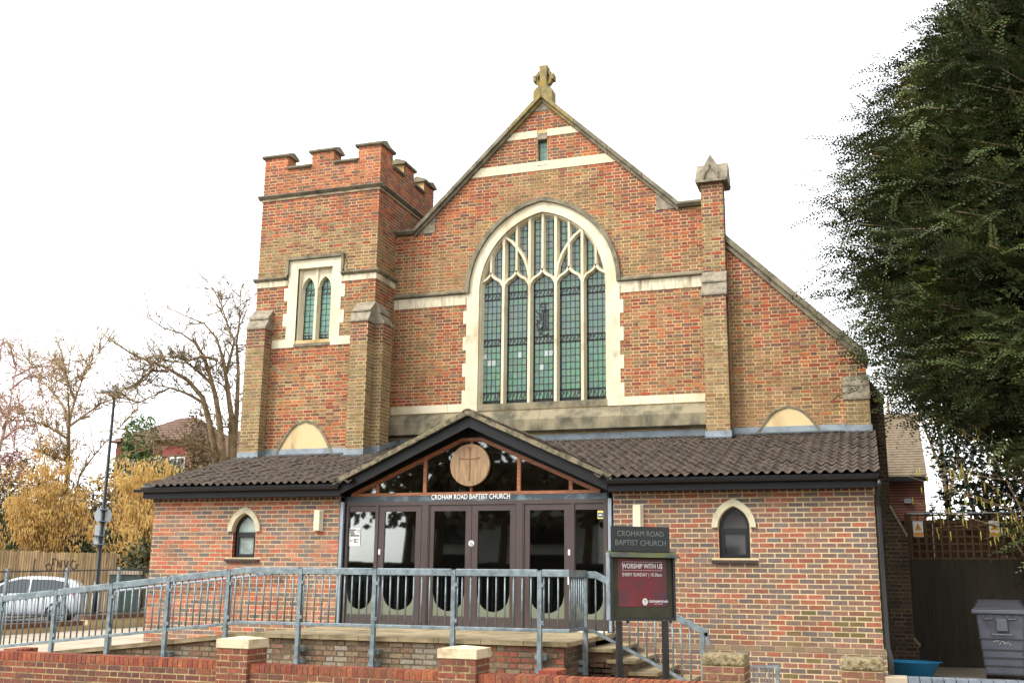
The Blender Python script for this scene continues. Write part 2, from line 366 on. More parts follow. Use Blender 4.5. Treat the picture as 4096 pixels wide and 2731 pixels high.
# copings
def slope_cop(x0, z0, x1, z1, name, m_, top, th=.19, ya=YF-.13, yb=YF+.42):
    mb = MB(); s_ = (z1-z0)/(x1-x0)
    mb.prism([(x0, z0), (x1, z1), (x1, z1-th*.55), (x0, z0-th*.55)], ya, yb)
    mb.prism([(x0, z0-th*.55-.001), (x1, z1-th*.55-.001), (x1, z1-th), (x0, z0-th)], ya+.07, yb-.05)
    return mb.obj(name, m_, top)
for sg in (-1, 1):
    for i in range(4):
        f0, f1 = i/4+.002, (i+1)/4-.002
        slope_cop(sg*2.93*f0, 11.99-2.82*f0, sg*2.93*f1, 11.99-2.82*f1, 'coping_stone', MT['lichen'] if i == 0 else MT['coping'], CH)
    mb = MB(); xa, xb = sorted((sg*2.93, sg*3.40))
    mb.prism([(YF-.13, 9.105), (YF-.13, 9.15), (YF+.1, 9.19), (YF+.42, 9.17), (YF+.42, 9.08), (YF-.06, 9.05)], xa, xb, 'yz').obj('coping_stone', MT['coping'], CH)
    MB().prism([(sg*2.86, 9.05), (sg*2.47, 9.05), (sg*2.47, 9.42)], YF-.014, YF+.1).obj('kneeler_stone', MT['greystone'], CH)
MB().prism([(-.20, 11.60), (.20, 11.60), (0, 11.795)], YF-.014, YF+.1).obj('apex_stone', MT['greystone'], CH)
# wheel cross
mb = MB(); ya, yb = YF+.03, YF+.27
mb.prism([(-.22, 11.78), (.22, 11.78), (.22, 12.10), (.16, 12.17), (.085, 12.22), (-.085, 12.22), (-.16, 12.17), (-.22, 12.10)], ya-.02, yb+.02)
mb.prism([(-.085, 12.2), (.085, 12.2), (.078, 12.42), (.095, 12.71), (-.095, 12.71), (-.078, 12.42)], ya+.01, yb-.01)
mb.box(-.238, -.17, ya+.02, yb-.02, 12.36, 12.50).box(.17, .238, ya+.02, yb-.02, 12.36, 12.50)
A = [(.13*math.cos(t*math.pi/12), 12.43+.13*math.sin(t*math.pi/12)) for t in range(25)]
B = [(.21*math.cos(t*math.pi/12), 12.43+.21*math.sin(t*math.pi/12)) for t in range(25)]
mb.ring(A, B, ya+.05, yb-.05); mb.obj('wheel_cross', MT['lichen'], CH, bev=.012)
# slit window
SW = MB().box(-.112, .112, YF-.016, YF+.12, 10.935, 11.082).obj('slit_window', MT['greystone'], CH)
MB().prism([(YF-.02, 10.40), (YF+.12, 10.44), (YF+.12, 10.33), (YF-.02, 10.33)], -.112, .112, 'yz').obj('sill', MT['pitted'], SW)
for i in range(2):
    for k in range(4):
        MB().box(-.094+i*.095, -.003+i*.095, YF+.115, YF+.12, 10.43+k*.125, 10.55+k*.125).obj('pane', MT['pane_g'][(i+k) % 3], SW)
MB().box(-.112, .112, YF+.121, YF+.16, 10.38, 10.95).obj('came_sheet', MT['leadcame'], SW)
# ---- great window
def quoin(z0, z1, wide, sg):
    ow = 1.75 if wide else 1.675
    return [(sg*WH, z0), (sg*ow, z0), (sg*ow, z1), (sg*WH, z1)]
GW = MB().prism([(-1.40, 5.03), (1.40, 5.03), (1.40, 5.17), (-1.40, 5.17)], YF-.014, YF+.2).obj('great_window', MT['sill'], CH)
for sg in (-1, 1):
    z = 5.2; i = 0
    while z < 7.55:
        z1 = min(z+.288, WS); MB().prism(quoin(z+.001, z1-.001, i % 2 == 0, sg), YF-.012, YF+.2).obj('quoin_stone', MT['cream'], GW); z = z1; i += 1
ao = arcpts(1.62, 0, WS, R=1.93, c=.308, n=16); ah0 = arcpts(1.62, 0, WS, R=1.932, c=.308, n=16); ah1 = arcpts(1.7, 0, WS, R=2.02, c=.308, n=16)
for a, b in ((0, 5), (5, 11), (11, 16), (16, 21), (21, 27), (27, 32)):
    MB().ring(ain[a:b+1], ao[a:b+1], YF-.014, YF+.2).obj('arch_stone', MT['cream'], GW)
MB().ring(ah0, ah1, YF-.075, YF+.05).obj('hood_mould', MT['coping'], GW)
# glazing grid
YG = YF+.17
def in_win(x, z, g=0): return z > WB and ((z < WS and abs(x) < WH-g) or (z >= WS and (abs(x)+.308)**2+(z-WS)**2 < (1.708-g)**2))
panes = []; cam_mb = MB()
def came(x0, x1, z0, z1): cam_mb.box(x0, x1, YG-.012, YG-.001, z0, z1)
bandz = ((7.45, 7.59), (6.44, 6.575), (5.25, 5.43))
for li in range(5):
    cx = (li-2)*.58+.005; xs = [cx-.2+k*.1 for k in range(5)]
    zr = [5.25]
    z = 5.43
    while z < 6.40: zr.append(z); z += .1442
    zr += [6.44, 6.575]; z = 6.575+.1458
    while z < 7.40: zr.append(z); z += .1458
    zr += [7.45, 7.59, 7.75, 7.9]; z = 8.05
    while z < 9.3: zr.append(z); z += .15
    for k in range(len(zr)-1):
        z0, z1 = zr[k], zr[k+1]
        for q in range(4):
            if not in_win(xs[q]+.05, (z0+z1)/2): continue
            t = (z0-5.2)/4
            c = (random.uniform(.042, .078), random.uniform(.12, .175), random.uniform(.07, .105)) if z0 < 6.3 else (random.uniform(.045, .08), random.uniform(.095, .14), random.uniform(.068, .098))  # lower panes brighter: the lit interior behind is put into their colour
            if (li, q, k) in ((0, 0, 6), (0, 1, 5), (0, 2, 5), (2, 1, 4), (2, 2, 6), (2, 3, 6), (1, 2, 6)): c = (.28, .33, .30)
            panes.append((xs[q]+.004, xs[q+1]-.004, z0+.004, z1-.004, c))
        if in_win(cx, z0): came(cx-.2, cx+.2, z0-.0065, z0+.0065)
        isb = any(abs(z0-b0) < .01 for b0, _ in bandz)
        if isb:
            for zz in (z0, z1): came(cx-.23, cx+.23, zz-.018, zz+.018)
            for q in range(5):
                x = cx-.2+q*.08; cam_mb.bar((x, YG-.008, z0), (x+.07, YG-.008, z1), .012, .012); cam_mb.bar((x+.07, YG-.008, (z0+z1)/2), (x, YG-.008, z1), .01, .01)
    top = 7.75
    for x in xs: came(x-.0065, x+.0065, 5.2, 9.28-abs(x)*.55 if abs(x) < 1.2 else 8.3)
    for sg in (-1, 1): came(cx+sg*.21-.016, cx+sg*.21+.016, 5.17, 7.8)
    came(cx-.23, cx+.23, 5.165, 5.215)
cam_mb.obj('lead_cames', MT['leadcame'], GW)
cache = {}
def put_panes(panes, y, parent, limit):
    rest = MB()
    panes = sorted(panes, key=lambda p: p[2]+.02*abs(p[0]-6))
    for i, (x0, x1, z0, z1, c) in enumerate(panes):
        w, h = x1-x0, z1-z0
        if i < limit:
            key = (round(w, 3), round(h, 3))
            if key not in cache:
                me = D.meshes.new('pane'); b_ = MB().box(-w/2, w/2, -.003, .003, -h/2, h/2); me.from_pydata(b_.v, [], b_.f); me.materials.append(MT['pane_o']); cache[key] = me
            o = D.objects.new('pane', cache[key]); COL.objects.link(o); o.parent = parent; o.color = (*c, 1)
            o.location = ((x0+x1)/2, y, (z0+z1)/2); o.rotation_euler = (random.uniform(-.02, .02), 0, random.uniform(-.02, .02))
        else: rest.box(x0, x1, y-.003, y+.003, z0, z1, c)
    if rest.v: rest.obj('upper_panes', MT['pane_a'], parent, kind='stuff')
put_panes(panes, YG, GW, 300)
MB().prism([(-1.39, 5.15), (1.39, 5.15)]+[(x, z) for x, z in reversed(ain)], YG+.006, YG+.03).obj('came_sheet', MT['leadcame'], GW)
# monogram of three gothic letters in the middle light
mb = MB(); yy = YG-.02
def stroke(pts, w_=.022):
    for a, b in zip(pts, pts[1:]): mb.bar((a[0], yy, a[1]), (b[0], yy, b[1]), .012, w_, up=V((b[1]-a[1], 0, a[0]-b[0])) if a != b else (0, 0, 1))
for x in (-.02, .035, .09): stroke([(x-.03, 7.12), (x, 7.15), (x, 6.80), (x-.02, 6.74), (x, 6.71), (x+.02, 6.75)], .03)
stroke([(-.17, 7.14), (-.12, 7.08), (-.075, 7.1), (-.06, 6.95), (-.1, 6.9), (-.15, 6.95)]); stroke([(-.13, 6.95), (-.15, 6.84), (-.12, 6.72), (-.05, 6.64), (.04, 6.6), (.11, 6.65)], .028)
stroke([(.09, 7.29), (.02, 7.31), (-.06, 7.3), (-.08, 7.24), (-.03, 7.22)], .028); stroke([(-.1, 6.74), (-.02, 6.78), (-.04, 6.68), (-.1, 6.63)]); stroke([(.035, 7.3), (.035, 7.1)], .02)
mb.obj('monogram', MT['leadcame'], GW)
# stone mullions and tracery (chamfered bars)
def trac(mb, pts, w0=.05, w1=.125, yf=YF+.045, yb=YG+.004):
    pts = [V((p[0], 0, p[1])) for p in pts]; rows = []
    for i, p in enumerate(pts):
        t = (pts[min(i+1, len(pts)-1)]-pts[max(i-1, 0)]).normalized(); s_ = V((t.z, 0, -t.x))
        rows.append([p+s_*(-w1/2)+V((0, yb, 0)), p+s_*(-w0/2)+V((0, yf, 0)), p+s_*(w0/2)+V((0, yf, 0)), p+s_*(w1/2)+V((0, yb, 0))])
    k0 = len(mb.v); mb.v += [tuple(q) for r in rows for q in r]
    for i in range(len(rows)-1):
        for j_ in range(3): o = k0+i*4+j_; mb.f.append((o, o+1, o+5, o+4))
    mb.f.append((k0, k0+1, k0+2, k0+3)); e = k0+4*(len(rows)-1); mb.f.append((e+3, e+2, e+1, e))
def archz(x): return WS+math.sqrt(max(0, 1.708**2-(abs(x)+.308)**2))
for x in (-.87, -.29, .29, .87):
    mb = MB(); trac(mb, [(x, 5.1), (x, archz(x)+.03)], .056, .135); mb.obj('mullion', MT['cream'], GW)
for li in range(5):
    cx = (li-2)*.58
    mb = MB()
    for sg in (-1, 1):
        pts = [(cx+sg*.29, 7.62), (cx+sg*.27, 7.74), (cx+sg*.2, 7.84), (cx+sg*.1, 7.895), (cx+sg*.04, 7.95), (cx, 8.03)]
        trac(mb, pts, .045, .10, YF+.05)
    trac(mb, [(cx, 8.0), (cx, archz(cx)+.03)], .042, .10, YF+.05)
    mb.obj('tracery', MT['cream'], GW)
for sg in (-1, 1):
    mb = MB(); trac(mb, [(sg*.30, 7.85), (sg*.34, 8.1), (sg*.43, 8.33), (sg*.55, 8.52), (sg*.70, 8.70), (sg*.86, 8.82)], .045, .1, YF+.048); mb.obj('tracery', MT['cream'], GW)
    mb = MB(); trac(mb, [(sg*1.385, 5.15), (sg*1.385, 7.6)]+[(x if sg < 0 else -x, z) for x, z in arcpts(1.38, 0, WS, R=1.69, c=.308, n=12)[1:13]], .03, .11, YF+.06); mb.obj('jamb_mould', MT['cream'], GW)
# ---- aisle
def aisleR(v): return max(0, min(6.36, 3.85+(8.12-v)/.9985))
mb = MB(); mb.prism([(3.85, 3.2), (6.36, 3.2), (6.36, 5.6), (3.85, 8.12)], YF+MR, YF+.3); aw = mb.obj('aisle_wall', MT['mortar_church'], CH)
def col_aisle(c, u, z):
    d = (3.85+(8.12-z)-c.x)*.7; q = max(0, min(1, (1.1-d)/.9)); q += .5*nz2(c.x, z, 1.0, 5)
    if random.random() < q: return pick(RED) if random.random() < .7 else pick(PURP)
    return pick(ORG if random.random() < .2 else TAN)
def hole_a(v):
    if 4.2 < v < 4.87:
        c_, R_ = (.525**2-.6**2)/1.2, 0; t = max(0, 1-((v-4.33)/.545)); r = .62*math.sqrt(t) if t > 0 else 0; return [(4.90-r, 4.90+r)]
    return []
BR.lay(aw, (0, YF, 0), (0, -1, 0), 4.1, 8.1, .072, 3.87, aisleR, col_aisle, holes=hole_a)
def blind(cx, half, zb, za, y, parent):
    P_ = [(cx-half*math.sqrt(1-t/10.), zb+(za-zb)*t/10.) for t in range(11)]; P_ += [(2*cx-x, z) for x, z in reversed(P_[:-1])]
    o = MB().prism([(cx-half, zb-.25), (cx+half, zb-.25)]+list(reversed(P_)), y-.004, y+.02).obj('blind_arch', MT['render'], parent)
    Q = [((x-cx)*1.09+cx, zb+(z-zb)*1.07+.0) for x, z in P_]
    Q[0] = (cx-half*1.09, zb-.2); P2 = list(P_); P2[0] = (cx-half, zb-.2); Q[-1] = (cx+half*1.09, zb-.2); P2[-1] = (cx+half, zb-.2)
    MB().ring(P2, Q, y-.03, y+.02).obj('arch_moulding', MT['coping'], o)
blind(4.90, .57, 4.33, 4.86, YF, CH)
for i in range(3):
    f0, f1 = i/3, (i+1)/3-.003
    slope_cop(3.83+2.56*f0, 8.39-2.56*f0, 3.83+2.56*f1, 8.39-2.56*f1, 'coping_stone', MT['coping'], CH, th=.26)
# buttresses: backing box + bricks on front and right flank
def col_butt(zt):
    def f(c, u, z):
        if z > zt-.45 and random.random() < .85: return pick(PURP)
        if random.random() < .12: return pick(TAN)
        return pick(OLV)
    return f
def buttress(top, BRK, x0, x1, yf, yb, z0, z1, colf, flank=True, front=True, name='buttress'):
    o = MB().box(x0+MR, x1-MR, yf+MR, yb, z0, z1).obj(name, MT['mortar_church'], top)
    n_ = round((z1-z0)/.072); ch = (z1-z0)/n_
    if front: BRK.lay(o, (x0, yf, 0), (0, -1, 0), z0, z1, ch, 0, x1-x0, colf)
    if flank: BRK.lay(o, (x1, yf, 0), (1, 0, 0), z0, z1, ch, .006, yb-yf, colf)
    return o
buttress(CH, BR, 3.40, 3.862, 3.45, YF+.05, 3.9, 7.08, col_butt(7.1))
buttress(CH, BR, 3.41, 3.858, 3.60, YF+.05, 7.56, 9.46, lambda c, u, z: pick(PURP if (z > 9.2 or random.random() < .25) else (RED if random.random() < .35 else OLV)))
MB().prism([(3.43, 7.07), (3.45, 7.06), (YF, 7.06), (YF, 7.36), (3.52, 7.34), (3.43, 7.11)], 3.385, 3.877, 'yz').obj('weathering_stone', MT['greystone'], CH)
MB().prism([(3.50, 7.345), (YF, 7.345), (YF, 7.58), (3.60, 7.58), (3.50, 7.375)], 3.39, 3.872, 'yz').obj('weathering_stone', MT['greystone'], CH)
mb = MB(); cx, cy = 3.635, 3.83
mb.prism([(cx-.30, 9.44), (cx+.30, 9.44), (cx+.30, 9.50), (cx, 10.02), (cx-.30, 9.50)], 3.50, 4.16)
mb.prism([(3.53, 9.46), (4.13, 9.46), (4.13, 9.52), (cy, 9.93), (3.53, 9.52)], cx-.32, cx+.32, 'yz')
pn = mb.obj('pinnacle_cap', MT['greystone'], CH, bev=.006)
mb = MB(); mb.ring([(cx-.13, 9.5), (cx-.1, 9.62), (cx-.04, 9.68), (cx, 9.8), (cx+.04, 9.68), (cx+.1, 9.62), (cx+.13, 9.5)], [(cx-.16, 9.5), (cx-.13, 9.65), (cx-.065, 9.72), (cx, 9.86), (cx+.065, 9.72), (cx+.13, 9.65), (cx+.16, 9.5)], 3.475, 3.505); mb.obj('trefoil_moulding', MT['greystone'], pn)
# aisle corner buttress and the one stepping out to the side
buttress(CH, BR, 5.93, 6.38, 3.66, YF+.05, 3.9, 4.94, col_butt(9), flank=False)
MB().prism([(3.64, 4.93), (YF, 4.93), (YF, 5.19), (3.72, 5.19), (3.64, 4.97)], 5.915, 6.395, 'yz').obj('weathering_stone', MT['greystone'], CH)
MB().prism([(3.71, 5.195), (YF, 5.195), (YF, 5.40), (3.79, 5.39), (3.71, 5.225)], 5.92, 6.39, 'yz').obj('weathering_stone', MT['greystone'], CH)
sp = [(6.34, 0), (6.93, 0), (6.95, .55), (6.865, .66), (6.855, 2.45), (6.62, 3.0), (6.62, 4.95), (6.34, 5.3)]
sb = MB().prism(sp, 3.95+MR, 4.45).obj('side_buttress', MT['mortar_dirt_shade'], CH)  # the yew's shade is put into the dark mortar colour here
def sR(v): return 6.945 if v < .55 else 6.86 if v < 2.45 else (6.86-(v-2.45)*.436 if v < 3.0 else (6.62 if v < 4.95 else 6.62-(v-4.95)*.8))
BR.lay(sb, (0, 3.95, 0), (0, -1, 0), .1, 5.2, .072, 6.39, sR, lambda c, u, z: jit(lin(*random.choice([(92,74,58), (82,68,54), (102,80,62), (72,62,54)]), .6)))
for pz in ([(6.60, 2.97), (6.62, 3.03), (6.88, 2.48), (6.86, 2.43)], [(6.36, 5.3), (6.37, 5.36), (6.65, 5.0), (6.64, 4.94)], [(6.85, .66), (6.87, .70), (6.97, .58), (6.95, .54)]):
    MB().prism(pz, 3.92, 4.47).obj('weathering_stone', MT['greystone'], CH)
# bodies and roofs behind the front walls
MB().prism([(-3.3, 0), (3.3, 0), (3.3, 8.9), (2.85, 8.9), (0, 11.7), (-2.85, 8.9), (-3.3, 8.9)], YF+.34, 18).obj('nave_roof', MT['tile'], CH)
MB().prism([(3.4, 0), (6.3, 0), (6.3, 5.4), (3.4, 8.0)], YF+.3, 18).obj('aisle_roof', MT['tile'], CH)
BR.finish(CH)
# ================================================================== CHURCH TOWER
TW = thing('church_tower', 'square battlemented brick tower with a two-light stone window', 'tower', (-4.85, 4.3, 0))
MT['greycream'] = mat('grey_cream_stone', lin(196,178,142,K), .9, lin(140,126,100,K), 5, .4, .65, .3, 50)
TX0, TX1, TY0, TY1 = -6.31, -3.395, 2.86, 5.80
BT = Bricks()
mb = MB()
y0 = TY0+MR
ox0, ox1, oz0, oz1 = -5.28, -4.44, 6.58, 8.2
mb.box(TX0+MR, ox0, y0, TY0+.3, 3.2, 9.9).box(ox1, TX1-MR, y0, TY0+.3, 3.2, 9.9).box(ox0, ox1, y0, TY0+.3, 3.2, oz0).box(ox0, ox1, y0, TY0+.3, oz1, 9.9)
mb.box(TX0+MR, TX1-MR, TY0+.3, TY1, 3.2, 9.9)
tw = mb.obj('tower_wall', MT['mortar_church'], TW)
def col_tower(c, u, z):
    if z > 9.95: q = .95
    else:
        d = 9.8-z; q = max(0, min(1, (1.25-d)/.9))
        if 7.0 < z < 7.82: q = max(q, min(1, .25+(z-7.1)))
        if z < 6.45: q = .25+.55*max(0, (5.2-z)/1.1)
        if 6.1 < z < 6.45: q = .8
    q += .45*nz2(c.x+c.y, z, .9, 2)
    if z > 9.95: return pick(ORG[:2]+RED+[(196,104,80), (204,112,82), (186,92,74)], 1.25) if random.random() < .86 else pick(PURP, 1.2)
    if random.random() < q: return pick(RED) if random.random() < .8 else pick(PURP)
    if z < 6.45 and random.random() < .4: return pick(ORG)
    return pick(TAN if random.random() < .7 else OLV)
def hole_t(v):
    if 6.62 < v < 8.42: return [(-5.60 if int((v-6.62)/.288) % 2 else -5.51, -4.14 if int((v-6.62)/.288) % 2 else -4.23)]
    if 6.43 < v <= 6.62: return [(-5.89, -3.98)]
    if 4.0 < v < 4.83: r = .68*math.sqrt(max(0, 1-(v-4.12)/.72)); return [(-4.91-r, -4.91+r)]
    return []
def lay_t(a, b, ch, L=TX0, R=TX1, fl=True, fR=None):
    n_ = max(1, round((b-a)/ch))
    BT.lay(tw, (0, TY0, 0), (0, -1, 0), a, b, (b-a)/n_, L, R, col_tower, holes=hole_t)
    if fl: BT.lay(tw, (TX1, TY0, 0), (1, 0, 0), a, b, (b-a)/n_, .006, fR if fR else (lambda v: .94 if v < 8.9 else 2.93), col_tower)
lay_t(3.9, 7.82, .072); lay_t(8.04, 9.835, .072); lay_t(9.985, 10.55, .071)
# parapet: merlons on all four sides
PT = .34
mx = [(-6.31, -5.71), (-5.11, -4.55), (-3.955, -3.395)]; my = [(2.86, 3.46), (4.05, 4.61), (5.20, 5.80)]
pw = MB()
for (a, b) in ((TY0+MR, TY0+PT), (TY1-PT, TY1-MR)): pw.box(TX0+MR, TX1-MR, a, b, 9.9, 10.56)
for (a, b) in ((TX0+MR, TX0+PT), (TX1-PT, TX1-MR)): pw.box(a, b, TY0+PT, TY1-PT, 9.9, 10.56)
for (a, b) in mx:
    for (c, d) in ((TY0+MR, TY0+PT), (TY1-PT, TY1-MR)): pw.box(a+MR, b-MR, c, d, 10.561, 10.88)
for (c, d) in my[1:2]+[(TY0+PT-MR, 3.46), (5.2, TY1-PT+MR)]:
    for (a, b) in ((TX0+MR, TX0+PT), (TX1-PT, TX1-MR)): pw.box(a, b, max(c+MR, TY0+MR), d-MR, 10.561, 10.879)
pa = pw.obj('parapet', MT['mortar_church'], TW)
for (a, b) in mx:
    BT.lay(pa, (0, TY0, 0), (0, -1, 0), 10.55, 10.87, .08, a, b, col_tower)
    BT.lay(pa, (b, TY0, 0), (1, 0, 0), 10.55, 10.87, .08, .006, PT, col_tower)
for (c, d) in my: BT.lay(pa, (TX1, 0, 0), (1, 0, 0), 10.55, 10.87, .08, c+.006, d, col_tower)
def cop(x0, x1, ya, yb, z, name='coping_stone', axis='x', h=.14, o=.055):
    # saddle-backed coping stone with overhang
    mb = MB(); cx, cy = (x0+x1)/2, (ya+yb)/2
    x0 -= o; x1 += o; ya -= o; yb += o
    if axis == 'x': mb.prism([(ya+.03, z), (yb-.03, z), (yb, z+.025), (yb, z+.06), (cy, z+h), (ya, z+.06), (ya, z+.025)], x0, x1, 'yz')
    else: mb.prism([(x0+.03, z), (x1-.03, z), (x1, z+.025), (x1, z+.06), (cx, z+h), (x0, z+.06), (x0, z+.025)], ya, yb, 'xz')
    return mb.obj(name, MT['coping'], TW)
for (a, b) in mx:
    cop(a, b, TY0, TY0+PT, 10.87); cop(a, b, TY1-PT, TY1, 10.87)
for (a, b) in my[1:2]: cop(TX1-PT, TX1, a, b, 10.872, axis='y'); cop(TX0, TX0+PT, a, b, 10.872, axis='y')
for xa in (TX1-PT, TX0): cop(xa, xa+PT, TY0+PT+.06, my[0][1], 10.872, axis='y'); cop(xa, xa+PT, my[2][0], TY1-PT-.06, 10.872, axis='y')
for (a, b) in ((-5.705, -5.115), (-4.545, -3.96)): cop(a+.055, b-.055, TY0, TY0+PT, 10.55, h=.13); cop(a+.055, b-.055, TY1-PT, TY1, 10.55, h=.13)
for (a, b) in ((3.465, 4.045), (4.615, 5.195)): cop(TX1-PT, TX1, a+.055, b-.055, 10.552, axis='y', h=.13); cop(TX0, TX0+PT, a+.055, b-.055, 10.552, axis='y', h=.13)
# string courses round the tower
def strc(z0, z1, pr, name, m_, x0=TX0, x1=TX1):
    mb = MB(); prof = lambda a, s_: [(a, z0), (a+s_*pr*.35, z0+.01), (a+s_*pr, z0+(z1-z0)*.55), (a+s_*pr, z0+(z1-z0)*.75), (a, z1)]
    mb.prism([(TY0+.05, z0)]+prof(TY0, -1)+[(TY0+.05, z1)], x0-pr, x1+pr, 'yz')
    mb.prism([(TX1-.05, z0+.001)]+[(a, z+.001) for a, z in prof(TX1, 1)]+[(TX1-.05, z1+.001)], TY0, TY1+pr, 'xz')
    mb.prism([(TX0+.05, z0+.001)]+[(a, z+.001) for a, z in prof(TX0, -1)]+[(TX0+.05, z1+.001)], TY0, TY1+pr, 'xz')
    return mb.obj(name, m_, TW)
strc(9.885, 9.99, .085, 'string_course', MT['coping']); 
MB().box(TX0-.02, TX1+.02, TY0-.02, TY1, 9.835, 9.884).obj('band_stone', MT['greycream'], TW)
for a, b in ((TX0, -5.535), (-4.215, TX1)):
    mb = MB(); mb.prism([(TY0+.05, 7.955), (TY0-.02, 7.955), (TY0-.075, 8.0), (TY0-.075, 8.03), (TY0, 8.06), (TY0+.05, 8.06)], a-(.07 if a == TX0 else 0), b+(.07 if b == TX1 else 0), 'yz').obj('string_course', MT['coping'], TW)
    MB().box(a, b-(.0 if b < -5 else .002), TY0-.014, TY0+.05, 7.825, 7.952).obj('band_stone', MT['cream_stain'], TW)
MB().prism([(TX1-.05, 7.956), (TX1+.02, 7.956), (TX1+.075, 8.001), (TX1+.075, 8.031), (TX1, 8.061), (TX1-.05, 8.061)], TY0+.0, 3.8, 'xz').obj('string_course', MT['coping'], TW)
MB().box(TX1-.05, TX1+.014, TY0+.0, 3.8, 7.825, 7.952).obj('band_stone', MT['cream_stain'], TW)
MB().box(TX0-.014, TX0+.05, TY0, TY1, 7.825, 7.952).obj('band_stone', MT['cream_stain'], TW)
# two-light window
wc = (ox0+ox1)/2
TG = MB().prism([(TY0-.02, 6.44), (TY0+.2, 6.44), (TY0+.2, 6.62), (TY0-.02, 6.5)], ox0-.02, ox1+.02, 'yz').obj('tower_window', MT['sill'], TW)
for sg in (-1, 1):
    z = 6.62; i = 0; xi = wc+sg*.42
    for (z0, z1, w_) in [(6.432, 6.62, .55)]+[(6.62+k*.288, min(8.19, 6.62+(k+1)*.288), .23 if k % 2 == 0 else .32) for k in range(6)]:
        a, b = sorted((xi if z0 > 6.5 else xi, xi+sg*w_)); MB().box(a, b, TY0-.012, TY0+.22, z0+.001, z1-.001).obj('quoin_stone', MT['cream'], TG)
MB().box(wc-.655, wc+.655, TY0-.012, TY0+.22, 8.191, 8.385).obj('lintel_stone', MT['cream'], TG)
mb = MB(); mb.box(wc-.70, wc+.70, TY0-.07, TY0+.03, 8.39, 8.45).box(wc-.70, wc-.645, TY0-.07, TY0+.03, 8.06, 8.389).box(wc+.645, wc+.70, TY0-.07, TY0+.03, 8.06, 8.389).obj('hood_mould', MT['coping'], TG)
yg = TY0+.2
mb = MB()
trac(mb, [(wc, 6.5), (wc, 8.2)], .06, .13, TY0+.07, yg)
for sg in (-1, 1): trac(mb, [(wc+sg*.40, 6.5), (wc+sg*.40, 8.2)], .05, .14, TY0+.05, yg)
for cx in (wc-.2, wc+.2):
    P_ = arcpts(.165, .27, 7.75, cx, 6); Q = [(cx-.21, 7.75)]+[(x, 8.195) for x, z in P_[1:-1]]+[(cx+.21, 7.75)]
    for i in range(len(P_)-1):
        mb.prism([P_[i], P_[i+1], (P_[i+1][0], 8.195), (P_[i][0], 8.195)], TY0+.1, yg)
    trac(mb, P_, .035, .06, TY0+.085, yg)
mb.obj('tracery', MT['cream'], TG)
cm = MB(); ps = []
for cx in (wc-.2, wc+.2):
    for k in range(11):
        z0 = 6.66+k*.125
        for q in range(2): ps.append((cx-.12+q*.12+.004, cx+q*.12-.004, z0+.004, z0+.121, (random.uniform(.06, .085), random.uniform(.17, .20), random.uniform(.115, .14))))
        cm.box(cx-.13, cx+.13, yg-.012, yg-.002, z0-.004, z0+.004)
    for x in (-.145, 0, .145): cm.box(cx+x-(.016 if x else .004), cx+x+(.016 if x else .004), yg-.012, yg-.002, 6.6, 8.05)
    for z0 in (6.60, 7.62): 
        for dz in (0, .12): cm.box(cx-.15, cx+.15, yg-.014, yg-.003, z0+dz-.012, z0+dz+.012)
        for q in range(3): cm.bar((cx-.13+q*.09, yg-.008, z0), (cx-.05+q*.09, yg-.008, z0+.12), .01, .012)
cm.obj('lead_cames', MT['leadcame'], TG)
put_panes(ps, yg, TG, 300)
MB().box(wc-.43, wc+.43, yg+.006, yg+.03, 6.55, 8.2).obj('came_sheet', MT['leadcame'], TG)
blind(-4.91, .64, 4.12, 4.81, TY0, TW)
# angle buttresses
for (x0, x1, yf) in ((-6.33, -5.865, 2.60), (-3.80, -3.39, 2.565)):
    buttress(TW, BT, x0, x1, yf, TY0+.05, 3.9, 6.84, col_butt(6.85))
    for (za, zb_, ya, yb_) in ((6.83, 7.06, yf-.02, yf+.10), (7.065, 7.32, yf+.075, TY0+.01)):
        MB().prism([(ya, za), (TY0+.02, za), (TY0+.02, zb_), (yb_, zb_), (ya, za+.035)], x0-.012, x1+.012, 'yz').obj('weathering_stone', MT['greystone'], TW)
bo = buttress(TW, BT, -3.45, -3.19, 2.895, 3.32, 3.9, 6.84, col_butt(6.85))
for (za, zb_, xa, xb_) in ((6.83, 7.06, -3.17, -3.29), (7.065, 7.32, -3.265, -3.39)):
    MB().prism([(xa, za), (-3.40, za), (-3.40, zb_), (xb_, zb_), (xa, za+.035)], 2.88, 3.33, 'xz').obj('weathering_stone', MT['greystone'], TW)
BT.finish(TW)
# ================================================================== ENTRANCE HALL (single-storey wing in front of the church)
EH = thing('entrance_hall', 'low brick entrance wing with brown glazed doors under a dark pantiled roof', 'church hall', (0, 1.5, 0))
BH = Bricks()
def txt(s, size, M4, m_, parent, name='lettering', xs=1., bold=0., ext=.004, align='CENTER', sp=1.):
    cu_ = D.curves.new(name, 'FONT'); cu_.body = s; cu_.size = size; cu_.align_x = align; cu_.align_y = 'CENTER'; cu_.offset = bold; cu_.extrude = ext; cu_.space_character = sp
    cu_.resolution_u = 3
    t = D.objects.new(name, cu_); COL.objects.link(t)
    me = D.meshes.new_from_object(t.evaluated_get(bpy.context.evaluated_depsgraph_get()))
    D.objects.remove(t)
    me.transform(M4 @ Matrix.Diagonal((xs, 1, 1, 1))); me.materials.clear(); me.materials.append(m_)
    o = D.objects.new(name, me); COL.objects.link(o)
    if parent is not None:
        o.parent = parent
        if parent.type == 'EMPTY': o.location = -parent.location
    return o
def face_front(x, y, z, rz=0.): return Matrix.Translation((x, y, z)) @ Matrix.Rotation(rz, 4, 'Z') @ Matrix.Rotation(math.pi/2, 4, 'X')
WL = dict(cx=-4.37, zb=1.95, zs=2.405); WR = dict(cx=4.285, zb=1.975, zs=2.435)
WHF, WRISE = .235, .315
